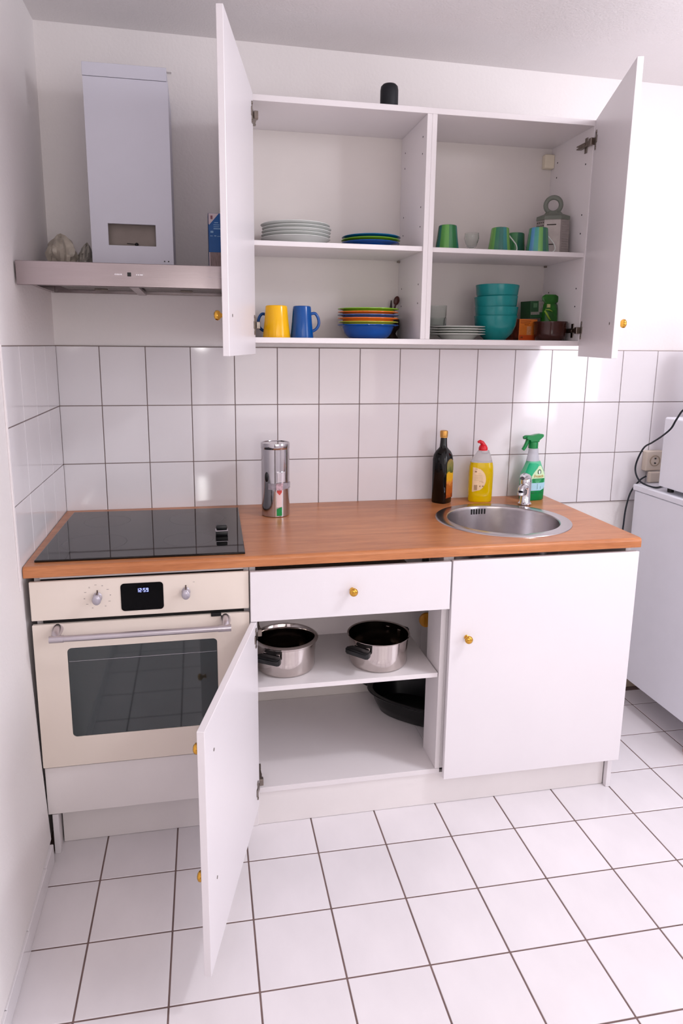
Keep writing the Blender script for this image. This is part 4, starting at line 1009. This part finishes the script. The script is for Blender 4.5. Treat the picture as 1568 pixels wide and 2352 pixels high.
# ------------------------------------------------------------------ pots on the base cabinet shelf
def pot(c, rb, rt, h, ang, label, inner_ring=False):
    r = thing('saucepan', c, label, 'pot', 'steel pots on the cupboard shelf')
    t = .0015
    MB().lathe([(0, 0), (rb-.014, 0), (rb-.004, .003), (rb, .012), (rb+.0005, h*.5), (rt-.004, h-.004), (rt, h-.0008), (rt, h), (rt-.001, h+.0006), (rt-.005, h-.002)], seg=56).done('body', steelpot, r, local=True, smooth=40)
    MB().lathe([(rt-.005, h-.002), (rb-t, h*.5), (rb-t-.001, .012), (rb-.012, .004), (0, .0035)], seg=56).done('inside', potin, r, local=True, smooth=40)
    for s in (0, 1):
        a = ang+PI*s
        M = Matrix.Rotation(a, 4, 'Z')
        k = MB(M); k.loft([[(rb+.001, yy, h*.70+zz) for yy, zz in ((-.034, -.010), (.034, -.010), (.034, .010), (-.034, .010))],
            [(rt+.010, yy, h*.71+zz) for yy, zz in ((-.040, -.0115), (.040, -.0115), (.040, .0115), (-.040, .0115))],
            [(rt+.022, yy, h*.73+zz) for yy, zz in ((-.041, -.011), (.041, -.011), (.041, .011), (-.041, .011))],
            [(rt+.030, yy, h*.74+zz) for yy, zz in ((-.036, -.008), (.036, -.008), (.036, .008), (-.036, .008))]])
        bmesh.ops.bevel(k.bm, geom=k.bm.edges[:], offset=.003, segments=2, affect='EDGES')
        hh = k.done('handle', blackp, r, local=True, smooth=60)
        q = MB(M)
        for yy in (-.022, .022): q.box(rb-.004, rb+.002, yy-.006, yy+.006, h*.60, h*.85, .001)
        q.done('bracket', steelpot, hh, local=True)
    if inner_ring:
        rr_ = rt-.006
        MB().lathe([(rr_, h-.004), (rr_+.008, h+.001), (rr_+.0085, h+.004), (rr_+.002, h+.008), (rr_-.002, h+.0085), (rr_-.004, h+.006), (rr_-.006, h-.010), (rr_-.008, h-.030), (rr_-.009, h-.030), (rr_-.008, h-.008)], seg=56).done('insert_rim', steelpot, r, local=True, smooth=40)
    return r
pot((.7200, -.474, .4622), .093, .101, .094, math.radians(-124), 'polished steel pot with a nested rim, left on the cupboard shelf', True)
pot((1.0180, -.492, .4622), .0925, .1005, .0965, math.radians(-138), 'open polished steel pot with black handles, right on the cupboard shelf')

# black roaster
rc = (1.232, -.265); ra = math.radians(-42)
ro = thing('roasting_dish', (rc[0], rc[1], .1302), 'large black enamel roasting dish half hidden behind the cupboard stile', 'roaster')
enam = mat('black_enamel', (9, 10, 13), .3, var=.1)
def ell(z, a, b_): return sqring(rc, .1302+z, a, b_, 2.6, 48, ra)
MB().loft([ell(0, .130, .085), ell(.004, .14, .092), ell(.04, .158, .108), ell(.075, .168, .116), ell(.079, .182, .128), ell(.083, .186, .131), ell(.0855, .183, .128), ell(.083, .166, .113), ell(.06, .160, .107), ell(.012, .142, .092), ell(.008, .120, .075)]).done('body', enam, ro, smooth=40)
MR = Matrix.Translation((rc[0], rc[1], .1302)) @ Matrix.Rotation(ra, 4, 'Z')
for s in (1, -1):
    MB(MR).prism([(s*.17, -.06), (s*.205, -.05), (s*.213, -.02), (s*.213, .02), (s*.205, .05), (s*.17, .06)][::s], .0795, .0845, .001).done('grip', enam, ro)

# ------------------------------------------------------------------ right hand appliances
fr_ = thing('refrigerator', (2.46, -.36, 0), 'white under-counter refrigerator standing right of the worktop', 'refrigerator')
FXL = 2.175
box('cabinet', fridgem, fr_, FXL, 2.72, -.62, -.085, .120, .902, .003, 2)
box('worktop_lid', fridgem, fr_, FXL-.004, 2.724, -.64, -.075, .904, .928, .004, 2)
box('door', fridgem, fr_, FXL+.002, 2.718, -.668, -.624, .125, .898, .006, 2)
dw = mat('brown_foot', (168, 120, 104), .6)
for x in (FXL+.03, 2.68):
    for yy in (-.505, -.12): box('foot', dw, fr_, x-.017 if yy < -.3 else min(x+.30, 2.66), x+.023 if yy < -.3 else min(x+.34, 2.70), yy-.05 if yy < -.3 else yy-.02, yy+.02, .0003, .1195, .003)
up = thing('freezer_box', (2.5, -.4, .94), 'white boxy appliance standing on top of the refrigerator', 'appliance')
box('cabinet', fridgem, up, 2.185, 2.68, -.60, -.205, .9460, 1.209, .006, 2)
for x in (2.215, 2.65):
    for yy in (-.57, -.24): MB().cyl((x, yy, .9285), (x, yy, .946), .012, seg=12).done('foot', blackp, up)
box('front_panel', blackgl, up, 2.19, 2.675, -.604, -.6005, .952, 1.203, .001)
kt = thing('kitchen_appliance', (2.365, -.31, 1.2095), 'tall rounded white appliance at the right picture edge on top of the white box', 'appliance')
MB().loft([sqring((2.365, -.312), 1.2095+z, a, b_, 3.5, 36) for z, a, b_ in ((0, .108, .090), (.006, .114, .095), (.05, .114, .095), (.32, .112, .093), (.365, .100, .082), (.385, .078, .06))]).done('body', fridgem, kt, smooth=45)
box('base', mat('grey_appliance_base', (150, 148, 152), .4), kt, 2.255, 2.475, -.404, -.220, 1.2092, 1.2100, 0)
MB().tube([(2.44, -.405, 1.30), (2.45, -.445, 1.34), (2.45, -.45, 1.45), (2.44, -.405, 1.50)], .011, 12).done('handle', blackp, kt, smooth=60)

# cables
cabm = mat('black_cable', (18, 24, 34), .4)
def catmull(P_, m=8):
    P_ = [Vector(p) for p in P_]; out_ = []; n = len(P_)
    for i in range(n-1):
        a, b2, c2, d2 = P_[max(i-1, 0)], P_[i], P_[i+1], P_[min(i+2, n-1)]
        for s_ in range(m):
            t = s_/m; out_.append(.5*((2*b2)+(-a+c2)*t+(2*a-5*b2+4*c2-d2)*t*t+(-a+3*b2-3*c2+d2)*t**3))
    return out_+[P_[-1]]
cb1 = MB().tube(catmull([(2.17, -.352, 1.256), (2.15, -.342, 1.247), (2.15, -.312, 1.209), (2.15, -.289, 1.175), (2.15, -.242, 1.14), (2.15, -.195, 1.112), (2.15, -.148, 1.084), (2.15, -.114, 1.025), (2.15, -.112, .985), (2.15, -.142, .954), (2.168, -.17, .9400), (2.20, -.175, .9325), (2.25, -.15, .9315)]), .0034, 8).done('power_cable', cabm, None, (2.15, -.2, 1.0), smooth=60)
tag(cb1, 'black power cable looping down in front of the white box', 'cable')
cb2 = MB().tube(catmull([(2.235, -.062, .955), (2.209, -.060, .937), (2.175, -.060, .891), (2.160, -.060, .828), (2.156, -.060, .765), (2.158, -.060, .70), (2.19, -.06, .55), (2.228, -.060, .42), (2.238, -.060, .326), (2.226, -.060, .257), (2.20, -.06, .18), (2.15, -.05, .08), (2.08, -.04, .006)]), .0034, 8).done('power_cable', cabm, None, (2.16, -.06, .5), smooth=60)
tag(cb2, 'black cable hanging behind the refrigerator edge and worktop', 'cable')
# wall socket with surface box
so_ = thing('wall_socket', (2.287, -.004, 1.01), 'cream wall socket on the tiles half hidden by the white box', 'socket')
crm = mat('cream_plastic', (226, 212, 196), .4, var=.02)
box('box', crm, so_, 2.250, 2.330, -.034, -.0042, .9700, 1.0520, .004)
b = MB(Matrix.Translation((2.2885, -.0345, 1.012)) @ Matrix.Rotation(PI/2, 4, 'X')); b.lathe([(.021, .0), (.0225, .0), (.0225, .003), (.020, .003), (.019, -.010), (0, -.010)], seg=28); b.done('insert', mat('aged_plastic', (176, 158, 134), .5), so_, smooth=40)
b = MB()
for z in (1.0215, 1.0025): b.cyl((2.2885, -.0346, z), (2.2885, -.0390, z), .003, seg=10)
b.done('contact', blackp, so_)
box('plug', crm, so_, 2.258, 2.325, -.055, -.0345, .925, .969, .004)

# small printed marks and holes too small to pick apart
for o in bpy.data.objects:
    if o.name.split('.')[0] in ('print', 'dial_print', 'band_print', 'dark_print', 'digits', 'shredding_hole', 'blade_ridge', 'overflow_slot', 'screw_hole', 'frog_emblem', 'zone_ring', 'contact') and o.parent: o['kind'] = 'stuff'
